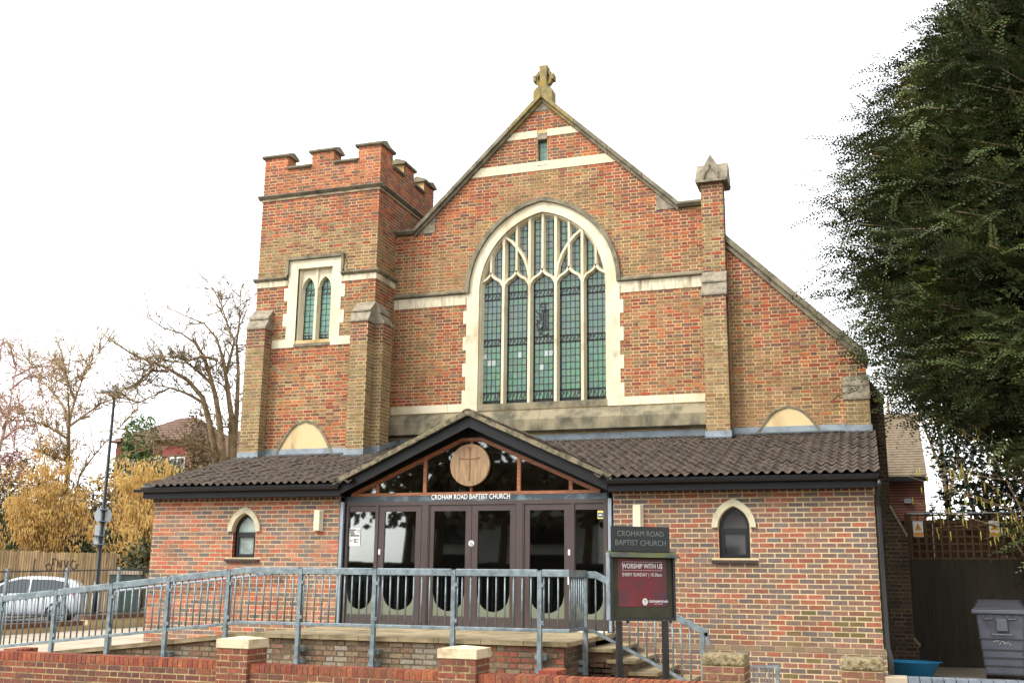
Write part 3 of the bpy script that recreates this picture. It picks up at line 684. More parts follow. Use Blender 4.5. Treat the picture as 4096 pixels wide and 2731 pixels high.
def hallwall(x0, x1, z0, z1, W, name):
    mb = MB(); y0, y1 = MR, .3; c, zb, zs = W['cx'], W['zb'], W['zs']; a = arcpts(WHF, WRISE, zs, c, 8)
    mb.box(x0, c-WHF, y0, y1, z0, z1).box(c+WHF, x1, y0, y1, z0, z1).box(c-WHF, c+WHF, y0, y1, z0, zb)
    for i in range(len(a)-1): mb.prism([a[i], a[i+1], (a[i+1][0], z1), (a[i][0], z1)], y0, y1)
    return mb.obj(name, MT['mortar_hall'], EH)
def hole_h(W):
    def f(v):
        c, zb, zs = W['cx'], W['zb'], W['zs']
        if zb-.08 < v <= zb: return [(c-.345, c+.345)]
        if zb < v < zs: return [(c-WHF, c+WHF)]
        if zs <= v < zs+.42:
            cc = (.425**2-.325**2)/.65; R_ = .325+cc; r = math.sqrt(max(0, R_*R_-(v-zs)**2))-cc-.02
            return [(c-r, c+r)] if r > 0 else []
        return []
    return f
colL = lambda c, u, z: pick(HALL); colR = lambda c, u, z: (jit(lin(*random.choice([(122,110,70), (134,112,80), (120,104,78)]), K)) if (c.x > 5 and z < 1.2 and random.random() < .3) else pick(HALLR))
wl = hallwall(-6.34, -2.48, -.2, 2.93, WL, 'left_wall')
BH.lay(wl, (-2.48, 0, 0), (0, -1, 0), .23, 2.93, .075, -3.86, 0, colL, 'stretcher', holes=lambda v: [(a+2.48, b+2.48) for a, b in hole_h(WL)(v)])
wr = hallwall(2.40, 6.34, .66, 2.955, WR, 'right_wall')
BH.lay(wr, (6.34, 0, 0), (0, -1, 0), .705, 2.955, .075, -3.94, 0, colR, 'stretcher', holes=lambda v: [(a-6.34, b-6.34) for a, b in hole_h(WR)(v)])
pl = MB().prism([(.3, -.3), (-.04+MR, -.3), (-.04+MR, .63), (MR, .70), (.3, .70)], 2.40, 6.38, 'yz').obj('plinth', MT['mortar_hall'], EH)
BH.lay(pl, (6.38, -.04, 0), (0, -1, 0), -.12, .63, .075, -3.98, 0, colR, 'stretcher')
for i in range(18):
    x = 2.41+i*.2205; MB().prism([(-.042, .635), (-.002, .702), (.02, .702), (.02, .635)], x, x+.212, 'yz').obj('plinth_brick', mat('plinth_brick_%d' % i, lin(*random.choice([(128,104,78), (118,98,74), (112,92,74), (134,112,84)]), K), .9, bump=.3) if i < 4 else D.materials['plinth_brick_%d' % (i % 4)], pl)
# corbel course under the eaves
for part, x0, x1, z in ((wl, -6.36, -2.48, 2.93), (wr, 2.40, 6.36, 2.955)):
    o = MB().box(x0, x1, -.03+MR, .3, z, z+.07).obj('corbel_course', MT['mortar_hall'], EH)
    BH.lay(o, (x0, -.03, 0), (0, -1, 0), z, z+.07, .07, 0, x1-x0, lambda c, u, z_: jit(lin(*random.choice([(150,88,66), (120,86,70), (136,76,56), (110,84,74)]), .7)), 'header')
# outer flanks and interior
MB().box(-6.34, -6.05, .301, 2.6, -.2, 3.3).obj('flank_wall', MT['mortar_hall'], EH); MB().box(6.05, 6.34, .301, 3.75, -.2, 3.3).obj('flank_wall', MT['mortar_hall'], EH)
MB().box(-6.0, 6.0, .1, 3.7, .70, .835).obj('inner_floor', MT['floorin'], EH)
for a, b in ((-2.75, -2.6), (2.6, 2.75)): MB().box(a, b, .31, 3.7, .836, 3.25).obj('inner_wall', MT['wallin'], EH)
MB().box(-2.59, 2.59, 3.5, 3.68, .836, 4.1).obj('inner_wall', MT['wallin'], EH)
# small pointed windows
def smallwin(W, gm_top, gm_bot, name='pointed_window'):
    c, zb, zs = W['cx'], W['zb'], W['zs']
    ai, ae = arcpts(.245, .325, zs, c, 9), arcpts(.335, .435, zs, c, 9)
    o = MB().ring(ai, ae, -.035, .12).obj(name, MT['cream_arch'], EH)
    MB().prism([(-.055, zb-.075), (.12, zb-.075), (.12, zb-.005), (-.055, zb-.04)], c-.345, c+.345, 'yz').obj('sill', MT['silllet'], o)
    fo, fi = arcpts(WHF-.002, WRISE, zs, c, 9), arcpts(WHF-.05, WRISE-.06, zs, c, 9)
    mb = MB(); mb.ring(fi, fo, .085, .15); mb.box(c-WHF+.002, c-WHF+.05, .085, .15, zb-.01, zs).box(c+WHF-.05, c+WHF-.002, .085, .15, zb-.01, zs)
    mb.box(c-WHF+.05, c+WHF-.05, .085, .15, zb-.01, zb+.03).box(c-WHF+.05, c+WHF-.05, .08, .15, zs-.07, zs-.01)
    mb.obj('window_frame', MT['blackplastic'], o)
    mb = MB(); mb.box(c-WHF+.05, c-WHF+.078, .075, .13, zb+.03, zs-.07).box(c+WHF-.078, c+WHF-.05, .075, .13, zb+.03, zs-.07).box(c-WHF+.078, c+WHF-.078, .075, .13, zb+.03, zb+.06).box(c-WHF+.078, c+WHF-.078, .075, .13, zs-.1, zs-.07).obj('casement', MT['blackplastic'], o)
    MB().box(c-WHF+.07, c+WHF-.07, .115, .12, zb+.05, zs-.09).obj('pane', gm_bot, o)
    MB().prism([(c-WHF+.045, zs-.02), (c+WHF-.045, zs-.02)]+list(reversed(fi)), .115, .12).obj('pane', gm_top, o)
    mb = MB(); jb = arcpts(WHF, WRISE, zs, c, 9)
    for sg in (-1, 1):     # special-coloured reveal bricks
        for k in range(6):
            z0 = zb+.002+k*.0755
            if z0+.065 > zs: break
            MB().box(c+sg*WHF-(.001 if sg > 0 else .0), c+sg*WHF+(.0 if sg > 0 else .001), .004, .085, z0, z0+.066).obj('reveal_brick', MT['reveal'], o)
    return o
MT['cream_arch'] = mat('arch_cast_stone', lin(222,212,178,K), .85, lin(176,166,134,K), 5, .45, .7, .2, 60)
MT['reveal'] = mat('orange_reveal_brick', lin(186,78,52,K), .85, lin(156,62,46,K), 12, .4, .65, .3, 40)
smallwin(WL, MT['glass_frost'], MT['glass_frost']); smallwin(WR, MT['glass_tinted'], MT['glass_tinted'])
# ---- eaves
EZ = 3.205; SLO = .2756; TH = math.atan(SLO)
XG = -.01; GSL = .4586
def zm(y): return EZ+SLO*(y+.30)
def zg(x): return 4.33-GSL*abs(x-XG)
for (x0, x1) in ((-6.43, -2.37), (2.36, 6.37)):
    MB().box(x0, x1, -.215, -.19, 2.995, 3.125).obj('fascia', MT['black'], EH)
    MB().box(x0, x1, -.19, .0, 2.998, 3.012).obj('soffit', MT['black'], EH)
    g = MB(); n_ = 9; xa, xb = (x0-.16, x1+.0) if x0 < 0 else (x0, x1+.05)
    P_ = [(-.265+.058*math.cos(math.pi+t*math.pi/n_), 3.16+.058*math.sin(math.pi+t*math.pi/n_)) for t in range(n_+1)]
    Q = [(-.265+.05*math.cos(math.pi+t*math.pi/n_), 3.163+.05*math.sin(math.pi+t*math.pi/n_)) for t in range(n_+1)]
    g.ring(P_, Q, xa, xb, 'yz'); g.obj('gutter', MT['blackplastic'], EH, smooth=False)
for (x0, x1, s0) in ((-6.36, -6.43, -1), (6.34, 6.37, 1)):     # boxed verge ends
    a, b = sorted((x0, x1)); MB().prism([(-.21, 3.0), (.3, 3.0), (3.6, zm(3.6)-.04), (-.21, zm(-.2)-.04)], a-.02, b+.02, 'yz').obj('verge_board', MT['black'], EH)
mb = MB()
for sg in (-1, 1):
    pts = [(sg*6.44, -.30), (sg*2.36, -.30), (sg*.02, 3.79), (sg*6.44, 3.79)]
    if sg < 0: pts = pts[::-1]
    n0 = len(mb.v); mb.v += [(x, y, zm(y)-.012) for x, y in pts]+[(x, y, zm(y)-.045) for x, y in pts]
    mb.f += [(n0, n0+1, n0+2, n0+3), (n0+7, n0+6, n0+5, n0+4)]+[(n0+i, n0+4+i, n0+4+(i+1) % 4, n0+(i+1) % 4) for i in range(4)]
mb.obj('roof_deck', MT['black'], EH)
# ---- pantiles
NX = 12; GAU = .335
def tile_mesh(var):
    mb = MB(); r = random.Random(var)
    for row, (s_, off, th) in enumerate(((0, .030, -.016), (0, .030, 0), (.36, .003, 0))):
        for i in range(NX+1):
            x = .305*i/NX; h = .047*(.5+.5*math.cos(2*math.pi*x/.1525))**1.25
            mb.v.append((x, s_+(r.uniform(-.004, .004) if row < 2 else 0), off+h+th))
    for row in range(2):
        for i in range(NX): o = row*(NX+1)+i; mb.f.append((o, o+1, o+NX+2, o+NX+1))
    return mb
TV = []
for v_ in range(4):
    b_ = tile_mesh(v_); me = D.meshes.new('roof_tile'); me.from_pydata(b_.v, [], b_.f); me.materials.append(MT['tile_o'] if 'tile_o' in MT else MT['tile']); me.polygons.foreach_set('use_smooth', [True]*len(me.polygons)); TV.append((me, b_))
tiles = []
def put_tile(O, A, S_, N): tiles.append((O, A, S_, N))
Sv, Nv = V((0, math.cos(TH), math.sin(TH))), V((0, -math.sin(TH), math.cos(TH)))
for r_ in range(13):
    s0 = r_*GAU
    for c_ in range(-22, 21):
        x = c_*.305+.04; y = -.335+s0*math.cos(TH); xm = x+.1525
        if x < -6.52 or x > 6.2: continue
        if zm(y+.3) < zg(xm)-.10: continue
        if y > 2.75 and -6.35 < xm < -3.5: continue
        if y > 3.72: continue
        put_tile(V((x, y, zm(y)-.005)), V((1, 0, 0)), Sv, Nv)
TG_ = math.atan(GSL)
for sg in (-1, 1):
    Sg = V((-sg*math.cos(TG_), 0, math.sin(TG_))); Ng = V((sg*math.sin(TG_), 0, math.cos(TG_))); Ag = V((0, sg, 0))
    for r_ in range(8):
        s0 = r_*GAU; xe = XG+sg*(2.45-s0*math.cos(TG_)); ze = zg(xe)-.015
        for c_ in range(14):
            y = -.30+c_*.305 if sg > 0 else -.30+(c_+1)*.305
            ym = -.30+(c_+.5)*.305
            if zm(ym) > zg(xe-sg*.3)+.06 or ym > 3.7: continue
            put_tile(V((xe, y, ze)), Ag, Sg, Ng)
tiles.sort(key=lambda t: (t[0]-CAMP).length)
rest = MB()
MT['tile'].name = 'concrete_tile'
RT = MB().box(-6.4, -6.39, -.2, -.19, 3.14, 3.15).obj('roof', MT['tile'], EH) if False else None
for i, (O, A, S_, N) in enumerate(tiles):
    k = i % 4; w_ = random.uniform(-.006, .006)
    if i < 300:
        o = D.objects.new('roof_tile', TV[k][0]); COL.objects.link(o); o.parent = EH
        M = Matrix((A, S_, N)).transposed().to_4x4(); M.translation = O+N*w_-V(EH.location); o.matrix_local = M
    else:
        b_ = TV[k][1]; rest.add([O+A*p[0]+S_*p[1]+N*(p[2]+w_) for p in b_.v], b_.f)
rest.obj('back_roof_tiles', MT['tile'], EH, smooth=True, kind='stuff')
# ridge tiles of the entrance gable
for i in range(9):
    ya, yb = -.31+i*.45, -.31+(i+1)*.45-.004; yb = min(yb, 3.79)
    P_ = [(XG+.125*math.cos(t*math.pi/8), 4.28+.125*math.sin(t*math.pi/8)) for t in range(9)]
    Q = [(XG+.108*math.cos(t*math.pi/8), 4.28+.108*math.sin(t*math.pi/8)) for t in range(9)]
    MB().ring(Q, P_, ya, yb).obj('ridge_tile', MT['verge'], EH)
MB().prism([(XG+.107*math.cos(t*math.pi/8), 4.28+.107*math.sin(t*math.pi/8)) for t in range(9)], -.29, -.25).obj('ridge_mortar', MT['verge'], EH)
# verge mortar and barge boards
for sg in (-1, 1):
    mb = MB(); n_ = 26; up, lo = [], []
    for i in range(n_+1):
        x = sg*2.46*i/n_; up.append((XG+x, zg(XG+x)+.045+random.uniform(-.008, .010))); lo.append((XG+x, zg(XG+x)-.035+random.uniform(-.006, .004)))
    mb.ring(lo, up, -.315, -.255); mb.obj('verge_mortar', MT['verge'], EH)
    a = [(XG, 4.29), (sg*2.40+XG, 4.29-2.40*GSL)]; b = [(XG, 4.10), (sg*2.36+XG, 4.10-2.36*GSL)]
    MB().prism([a[0], a[1], b[1], b[0]], -.235, -.205).obj('barge_board', MT['black'], EH)
    # boarded soffit and black infill standing in for the shadow above the glazing
    MB().prism([(XG, 4.285), (sg*2.36+XG, 4.285-2.36*GSL), (sg*2.36+XG, 4.25-2.36*GSL), (XG, 4.25)], -.204, .12).obj('soffit', MT['black'], EH)
    MB().prism([(XG, 4.249), (sg*2.38+XG, 4.249-2.38*GSL), (sg*2.38+XG, 2.99), (sg*2.20+XG-.02, 2.99), (sg*2.20+XG-.02, 3.05), (sg*.19-.05, 3.96), (-.05, 3.96)], .095, .12).obj('gable_shade_infill', MT['black'], EH)
    # roof slope deck over the porch
    pts = [(XG, -.25), (XG+sg*2.40, -.25), (XG, 3.79)]
    if sg < 0: pts = pts[::-1]
    mb = MB(); mb.v = [(x, y, zg(x)-.03) for x, y in pts]+[(x, y, zg(x)-.05) for x, y in pts]; mb.f = [(0, 1, 2), (5, 4, 3)]+[(i, 3+i, 3+(i+1) % 3, (i+1) % 3) for i in range(3)]
    mb.obj('roof_deck', MT['black'], EH)
# ---- gable glazing in stained timber
GC = -.05; gy = .06
TGZ = MB().box(GC-2.23, GC+2.23, gy-.035, gy+.05, 2.995, 3.045).obj('gable_glazing', MT['timber'], EH)
def gtop(x): d = abs(x-GC); return 3.955 if d < .18 else 3.955-(d-.18)*(3.955-3.045)/(2.23-.18)
for sg in (-1, 1):
    o_ = [(GC, 3.955), (GC+sg*.18, 3.955), (GC+sg*2.23, 3.045)]; i_ = [(GC, 3.905), (GC+sg*.17, 3.905), (GC+sg*2.11, 3.045)]
    MB().ring(i_, o_, gy-.04, gy+.05).obj('timber_frame', MT['timber'], TGZ)
    i2 = [(GC, 3.89), (GC+sg*.166, 3.89), (GC+sg*2.07, 3.045)]
    MB().ring(i2, [(a-(0 if k == 0 else 0), b) for k, (a, b) in enumerate(i_)], gy-.02, gy+.04).obj('glazing_bead', MT['timber'], TGZ)
for x in (-1.735, -.845, 0, .845, 1.735):
    w_ = .03 if x else .02
    MB().box(GC+x-w_, GC+x+w_, gy-.03, gy+.045, 3.046, gtop(GC+x)-.05).obj('timber_mullion', MT['timber'], TGZ)
ed = [-2.1, -1.735, -.845, 0, .845, 1.735, 2.1]
for a, b in zip(ed, ed[1:]):
    MB().prism([(GC+a, 3.05), (GC+b, 3.05), (GC+b, max(3.055, gtop(GC+b)-.045))]+([(GC+.15, 3.9)] if a == 0 else [])+([(GC-.15, 3.9)] if b == 0 else [])+[(GC+a, max(3.055, gtop(GC+a)-.045))], gy+.008, gy+.014).obj('pane', MT['glass_dark'], TGZ)
rd = MB(); rd.prism([(GC+.355*math.cos(t*math.pi/24), 3.487+.355*math.sin(t*math.pi/24)) for t in range(48)], gy-.11, gy-.045); rd = rd.obj('roundel', MT['roundel'], TGZ, bev=.008)
MT['carve'] = mat('carved_oak', lin(140,96,62,K), .8, lin(110,74,48,K), 9, .4, .7)
mb = MB(); mb.prism([(GC-.012, 3.22), (GC+.012, 3.22), (GC+.014, 3.70), (GC+.036, 3.79), (GC-.036, 3.79), (GC-.014, 3.70)], gy-.1135, gy-.109)
mb.prism([(GC-.19, 3.62), (GC-.1, 3.595), (GC+.1, 3.595), (GC+.19, 3.62), (GC+.18, 3.585), (GC, 3.575), (GC-.18, 3.585)], gy-.1145, gy-.108); mb.obj('carved_cross', MT['carve'], rd)
# sign band and lettering
MB().box(-2.40, 2.32, gy-.03, gy+.05, 2.90, 2.994).obj('sign_band', MT['band'] if 'band' in MT else mat('painted_metal_band', lin(50,62,68), .45, lin(110,132,142), 3, .5, .7), EH)
txt('CROHAM ROAD BAPTIST CHURCH', .118, face_front(-.055, gy-.036, 2.961), MT['whiteletter'], EH, xs=.73, bold=.0012, sp=1.05)
# doors
DO = MB().box(-2.36, 2.29, gy-.03, gy+.06, 2.835, 2.899).obj('door_screen', MT['alu'], EH)
for a, b in ((-2.36, -2.315), (-1.80, -1.745), (-.93, -.815), (.755, .87), (1.69, 1.745), (2.235, 2.29)):
    MB().box(a, b, gy-.03, gy+.06, .84, 2.834).obj('door_post', MT['alu'], DO)
MB().box(-2.36, 2.29, gy-.06, gy+.05, .822, .85).obj('threshold', MT['white'], DO)
def leaf(x0, x1, st, side=False, name='door'):
    g0, g1 = x0+st, x1-st; zt = 2.832; zb = .855
    mb = MB(); top = .10
    mb.box(x0, g0, gy-.012, gy+.035, zb, zt).box(g1, x1, gy-.012, gy+.035, zb, zt).box(g0, g1, gy-.012, gy+.035, zt-top, zt).box(g0, g1, gy-.012, gy+.035, zb, 1.02)
    o = mb.obj(name, MT['alu'], DO)
    MB().box(g0, g1, gy+.008, gy+.014, 1.02, zt-top).obj('pane', MT['glass_dark'], o)
    c = (g0+g1)/2; h = (g1-g0)/2
    A_ = [(c-h+2*h*i/16, 1.021) for i in range(17)]; B_ = [(x, 1.10+.30*(1-math.sqrt(max(0, 1-((x-c)/h)**2)))) for x, _ in A_]
    MB().ring(A_, B_, gy+.002, gy+.006).obj('frosted_panel', MT['frost_film'], o)
    return o
leaf(-2.314, -1.801, .012, name='side_light'); d1 = leaf(-1.744, -.931, .115); d2 = leaf(-.814, -.034, .105); d3 = leaf(-.026, .754, .105); d4 = leaf(.871, 1.689, .115); leaf(1.746, 2.234, .012, name='side_light')
for x, o in ((-.945, d1), (.742, d3), (-.80, d2), (.885, d4)): MB().tube([(x, gy-.02, .86), (x, gy-.02, 2.83)], .012, 6).obj('hinge', MT['alu'], o)
for x, o in ((-1.71, d1), (1.655, d4)):
    MB().box(x-.018, x+.018, gy-.018, gy-.011, 2.01, 2.10).obj('lock_plate', MT['white'], o)
    MB().box(x-.03, x+.03, gy-.05, gy-.012, 1.50, 1.72).obj('handle_box', MT['alu'], o)
    MB().box(x-.015, x+.024, gy-.056, gy-.05, 1.55, 1.70).obj('handle_plate', MT['white'], o)
txt('L\nL', .055, face_front(-1.706, gy-.058, 1.63), MT['blackplastic'], d1, name='plate_letters')
MB().prism([(-.03+.05*math.cos(t*math.pi/12), 2.198+.05*math.sin(t*math.pi/12)) for t in range(24)], gy-.018, gy-.012).obj('access_sticker', MT['white'], d2)
mb = MB(); mb.tube([(-.03+.022*math.cos(t), gy-.019, 2.19+.022*math.sin(t)) for t in [2.2+k*.4 for k in range(12)]], .004, 4); mb.bar((-.036, gy-.019, 2.225), (-.034, gy-.019, 2.195), .006, .006); mb.bar((-.034, gy-.019, 2.195), (-.012, gy-.019, 2.193), .006, .006); mb.bar((-.012, gy-.019, 2.193), (-.002, gy-.019, 2.17), .006, .006); mb.box(-.041, -.031, gy-.022, gy-.018, 2.228, 2.238).obj('access_symbol', MT['blackplastic'], d2)
for x in (-2.42, 2.345): MB().box(x-.028, x+.028, -.03, .05, .84, 2.90).obj('steel_post', MT['steel'], EH)
for a, b in ((-2.478, -2.45), (-2.39, -2.362), (2.292, 2.315), (2.375, 2.398)): MB().box(a, b, .02, .10, .84, 2.99).obj('jamb_strip', MT['black'], EH)
# lead flashings on the roof against church and tower
def flash(x0, x1, y, nm='flashing'):
    z = zm(y); MB().prism([(y-.012, z+.01), (y-.012, z+.16), (y+.0, z+.17), (y+.0, z-.03), (y-.16, z-.055), (y-.17, z-.022)], x0, x1, 'yz').obj(nm, MT['lead'], EH)
def lift(y): return zm(y)
def fl2(x0, x1, y):
    z = zm(y)+.05; MB().prism([(y-.015, z), (y-.015, z+.11), (y, z+.115), (y, z-.03), (y-.13, z-.04), (y-.14, z-.012)], x0, x1, 'yz').obj('flashing', MT['lead'], EH)
for i in range(4): fl2(-3.15+i*1.64, -3.15+(i+1)*1.64-.004, YF-.002)
fl2(3.40-.02, 3.862+.02, 3.45); 
for i in range(2): fl2(3.885+i*1.0, 3.885+(i+1)*1.0+(.04 if i else -.004), YF-.002)
fl2(5.92, 6.40, 3.66)
fl2(-6.35, -5.85, 2.60); fl2(-5.845, -4.83, TY0); fl2(-4.826, -3.82, TY0); fl2(-3.815, -3.375, 2.565); fl2(-3.37, -3.175, 2.895)
for (x, ya, yb) in ((-5.862, 2.60, TY0), (-3.387, 2.565, 2.895), (-3.187, 2.895, YF), (3.866, 3.45, YF)):
    MB().prism([(ya, zm(ya)-.02), (yb, zm(yb)-.02), (yb, zm(yb)+.165), (ya, zm(ya)+.165)], x-.0, x+.014, 'yz').obj('flashing', MT['lead'], EH)
# corner drainpipe
mb = MB(); mb.tube([(6.43, -.26, 3.10), (6.43, -.26, 3.02), (6.40, -.06, 2.86), (6.40, -.045, 2.7), (6.40, -.045, .75), (6.43, -.09, .6), (6.43, -.09, -.1)], .036, 8)
mb.obj('drainpipe', MT['blackplastic'], EH, smooth=True)
BH.finish(EH)
# ---- wall lights
for x, z, lab in ((-2.875, 2.585, 'slim cream wall light between the pale-glazed pointed window and the doors'), (2.80, 2.615, 'slim cream wall light on the brickwork behind the noticeboard')):
    t = thing('wall_light', lab, 'wall light', (x, 0, z), 'cream wall lights flanking the entrance')
    MB().prism([(x-.075, .004), (x+.075, .004), (x+.055, -.09), (x-.055, -.09)], z-.175, z+.175, 'xy').obj('diffuser', MT['creamplastic'], t, bev=.008)
    MB().box(x-.085, x+.085, -.012, .006, z-.182, z+.182).obj('back_plate', MT['white'], t)
# ---- notices on the glass
t = thing('paper_notice', 'white paper notice with an arrow taped inside the leftmost door glass', 'notice', (-2.20, gy, 2.15))
MB().box(-2.305, -2.09, gy-.001, gy+.004, 2.155, 2.455).obj('sheet', MT['white'], t)
for i, s_ in enumerate(('CROHAM', 'HURST', 'GOOD', 'NEIGHBOURS')): txt(s_, .032, face_front(-2.295+(.012 if i > 1 else 0), gy-.003, 2.425-i*.032), MT['blackplastic'], t, align='LEFT', xs=.9)
for i, s_ in enumerate(('Please use', 'side', 'entrance')): txt(s_, .024, face_front(-2.205, gy-.003, 2.265-i*.022), MT['blackplastic'], t, align='LEFT', xs=.9)
mb = MB(); mb.box(-2.27, -2.215, gy-.004, gy-.002, 2.241, 2.247); mb.prism([(-2.29, 2.244), (-2.262, 2.257), (-2.262, 2.231)], gy-.004, gy-.002); mb.obj('arrow', MT['blackplastic'], t)
MT['stblue'] = mat('navy_print', lin(30,56,110), .5); MT['styel'] = mat('yellow_print', lin(236,222,120), .5); MT['teal'] = mat('teal_print', lin(60,140,150), .5)
mb = MB(); mb.tube([(-2.125+.022*math.cos(k*.55), gy-.003, 2.405+.022*math.sin(k*.55)) for k in range(13)], .004, 4); mb.obj('round_logo', MT['teal'], t)
t = thing('window_sticker', 'small navy and pale yellow sticker on the rightmost door glass', 'sticker', (2.17, gy, 2.58))
MB().box(2.125, 2.222, gy-.001, gy+.004, 2.585, 2.715).obj('backing', MT['styel'], t); MB().box(2.132, 2.215, gy-.003, gy-.0015, 2.605, 2.68).obj('print', MT['stblue'], t)
MB().prism([(2.1735+.034*math.cos(k*.524), 2.645+.013*math.sin(k*.524)) for k in range(12)], gy-.005, gy-.0035).obj('oval', MT['white'], t)
# ---- plants inside the doors
MT['leafin'] = mat('house_plant_leaf', lin(96,132,56,K), .5, lin(60,92,40,K), 5, .4, .7); MT['pot'] = mat('terracotta', lin(160,92,64,K), .8)
def spiky(x, y, z, hz, n, ln, lab):
    t = thing('house_plant', lab, 'plant', (x, y, z)); rr = random.Random(3)
    MB().lathe([(0, 0), (.11, 0), (.15, .26), (.135, .26), (.13, .22), (0, .22)], (x, y, z), 16).obj('pot', MT['pot'], t, smooth=True)
    MB().tube([(x, y, z+.2), (x+.01, y, z+hz*.6), (x, y, z+hz)], [.025, .02, .016], 6).obj('stem', MT['pot'], t)
    lf = MB()
    for i in range(n):
        a = rr.uniform(0, 6.28); e = rr.uniform(-.3, 1.2); L_ = ln*rr.uniform(.7, 1.1); d = V((math.cos(a)*math.cos(e), math.sin(a)*math.cos(e)*.7, math.sin(e)))
        s_ = d.cross(V((0, 0, 1))).normalized()*.022; b0 = V((x, y, z+hz-rr.uniform(0, .1))); mid = b0+d*L_*.55; tip = b0+d*L_-V((0, 0, L_*.25))
        lf.add([b0-s_*.5, b0+s_*.5, mid+s_, tip, mid-s_], [(0, 1, 2, 3, 4)])
    lf.obj('foliage', MT['leafin'], t)
spiky(2.02, .42, .835, 1.30, 34, .42, 'spiky-leaved house plant behind the rightmost door glass')
# ================================================================== RAMP, PLATFORM, STEPS
ZP, XK, RS = .83, -2.45, .108
def zr(x): return ZP if x > XK else ZP-RS*(XK-x)
RP = thing('entrance_ramp', 'paved entrance platform with a grimy brick retaining wall, a ramp and steps', 'ramp', (0, -1.4, 0))
BP = Bricks()
mb = MB(); mb.prism([(-7.4, -.2), (2.36-MR, -.2), (2.36-MR, .765), (XK, .765), (-7.4, zr(-7.4)-.065)], -2.70+MR, -2.45)
mb.box(2.1, 2.36-MR, -2.45, -1.55, -.2, .765)
rw = mb.obj('retaining_wall', MT['mortar_dirt_shade'], RP)
def col_ramp(c, u, z):
    e = nz2(c.x, z, 1.6, 9)
    if e > .36: return jit(lin(160,150,132,K))
    if c.x > 1.2 and random.random() < .75: return pick(WALLM if random.random() < .6 else DIRT)
    return pick(DIRT)
BP.lay(rw, (0, -2.70, 0), (0, -1, 0), .015, .765, .075, lambda v: max(-7.3, XK-(.765-v)/RS), 2.36, col_ramp)
BP.lay(rw, (2.36, -2.70, 0), (1, 0, 0), .015, .765, .075, .006, 1.12, lambda c, u, z: jit(lin(*random.choice([(98,78,66), (86,70,60), (112,86,72)]), .8)))
mb = MB(); mb.box(XK, 2.1, -2.45, -.001, -.2, .765); mb.prism([(-7.4, -.2), (XK, -.2), (XK, .765), (-7.4, zr(-7.4)-.065)], -2.45, -.001); mb.obj('core', MT['concrete'], RP)
# paving slabs
ys = [-2.76, -2.16, -1.56, -.96, -.36, -.002]
for i in range(8):
    x0, x1 = XK+i*.6095+.002, XK+(i+1)*.6095-.004
    for k in range(5):
        dz = random.uniform(-.003, .003); MB().box(x0, x1, ys[k]+.002, ys[k+1]-.003, .768, ZP+dz).obj('paving_slab', MT['slab'], RP, bev=.004)
for i in range(8):
    x1, x0 = XK-i*.61-.002, XK-(i+1)*.61+.002
    MB().prism([(x0, zr(x0)-.062), (x1, zr(x1)-.062), (x1, zr(x1)), (x0, zr(x0))], -2.76, -2.30).obj('edge_slab', MT['slab'], RP)
MB().prism([(-7.4, zr(-7.4)-.064), (XK, .766), (XK, zr(XK)-.012), (-7.4, zr(-7.4)-.012)], -2.30, -.001).obj('ramp_surface', MT['concrete'], RP)
# steps down the right-hand end
nos = [(2.75, .69), (3.06, .545), (3.38, .395), (3.71, .25)]; px = 2.36
for i, (xn, z) in enumerate(nos):
    o = MB().box(2.36, xn-.03-MR, -1.56+MR, -.045, -.1, z-.05).obj('step', MT['mortar_dirt_shade'], RP)
    MB().box(px-.06 if i else 2.365, xn, -1.60, -.044, z-.049, z).obj('tread_slab', MT['slab'], o, bev=.005)
    BP.lay(o, (0, -1.56, 0), (0, -1, 0), 0.0, z-.05, (z-.05)/max(1, round((z-.05)/.075)), px if i else 2.37, xn-.03, lambda c, u, zz: jit(lin(*random.choice([(118,84,70), (104,80,68), (128,100,82), (92,74,64)]), .8)))
    px = xn-.03
BP.finish(RP)
# ================================================================== RAILINGS
def shared(name, mbv, m_, parent, locs, smooth=False):
    me = D.meshes.new(name); me.from_pydata(mbv.v, [], mbv.f); me.materials.append(m_)
    if smooth: me.polygons.foreach_set('use_smooth', [True]*len(me.polygons))
    for l in locs:
        o = D.objects.new(name, me); COL.objects.link(o); o.parent = parent; o.location = V(l)-(V(parent.location) if parent.type == 'EMPTY' else V((0, 0, 0)))
RY = -2.85
RR = thing('ramp_railing', 'long galvanised railing along the ramp and platform in front of the doors', 'railing', (0, RY, .4))
PX = [-7.93, -6.89, -5.84, -4.80, -3.77, -2.73, -1.53, -.35, .84, 2.07]
bal = []
for x in PX:
    zt = zr(x)+.925; w_ = .029
    MB().hexa([(x-w_, RY-.03, max(.1, zr(x)-.42)), (x+w_, RY-.03, max(.1, zr(x)-.42)), (x+w_, RY+.03, max(.1, zr(x)-.42)), (x-w_, RY+.03, max(.1, zr(x)-.42)), (x-w_, RY-.03, zt-.02), (x+w_, RY-.03, zt), (x+w_, RY+.03, zt), (x-w_, RY+.03, zt-.02)]).obj('post', MT['galv'], RR)
    for dz in (-.2, -.36):
        if zr(x)+dz > .12 and x > -4: MB().box(x-.075, x+.075, RY+.031, RY+.152, zr(x)+dz-.03, zr(x)+dz+.03).obj('bracket', MT['galv'], RR)
    if x <= -4: MB().box(x-.05, x+.05, RY+.031, RY+.152, zr(x)-.24, zr(x)-.19).obj('bracket', MT['galv'], RR)
cx_ = 2.45
PX2 = PX+[cx_]
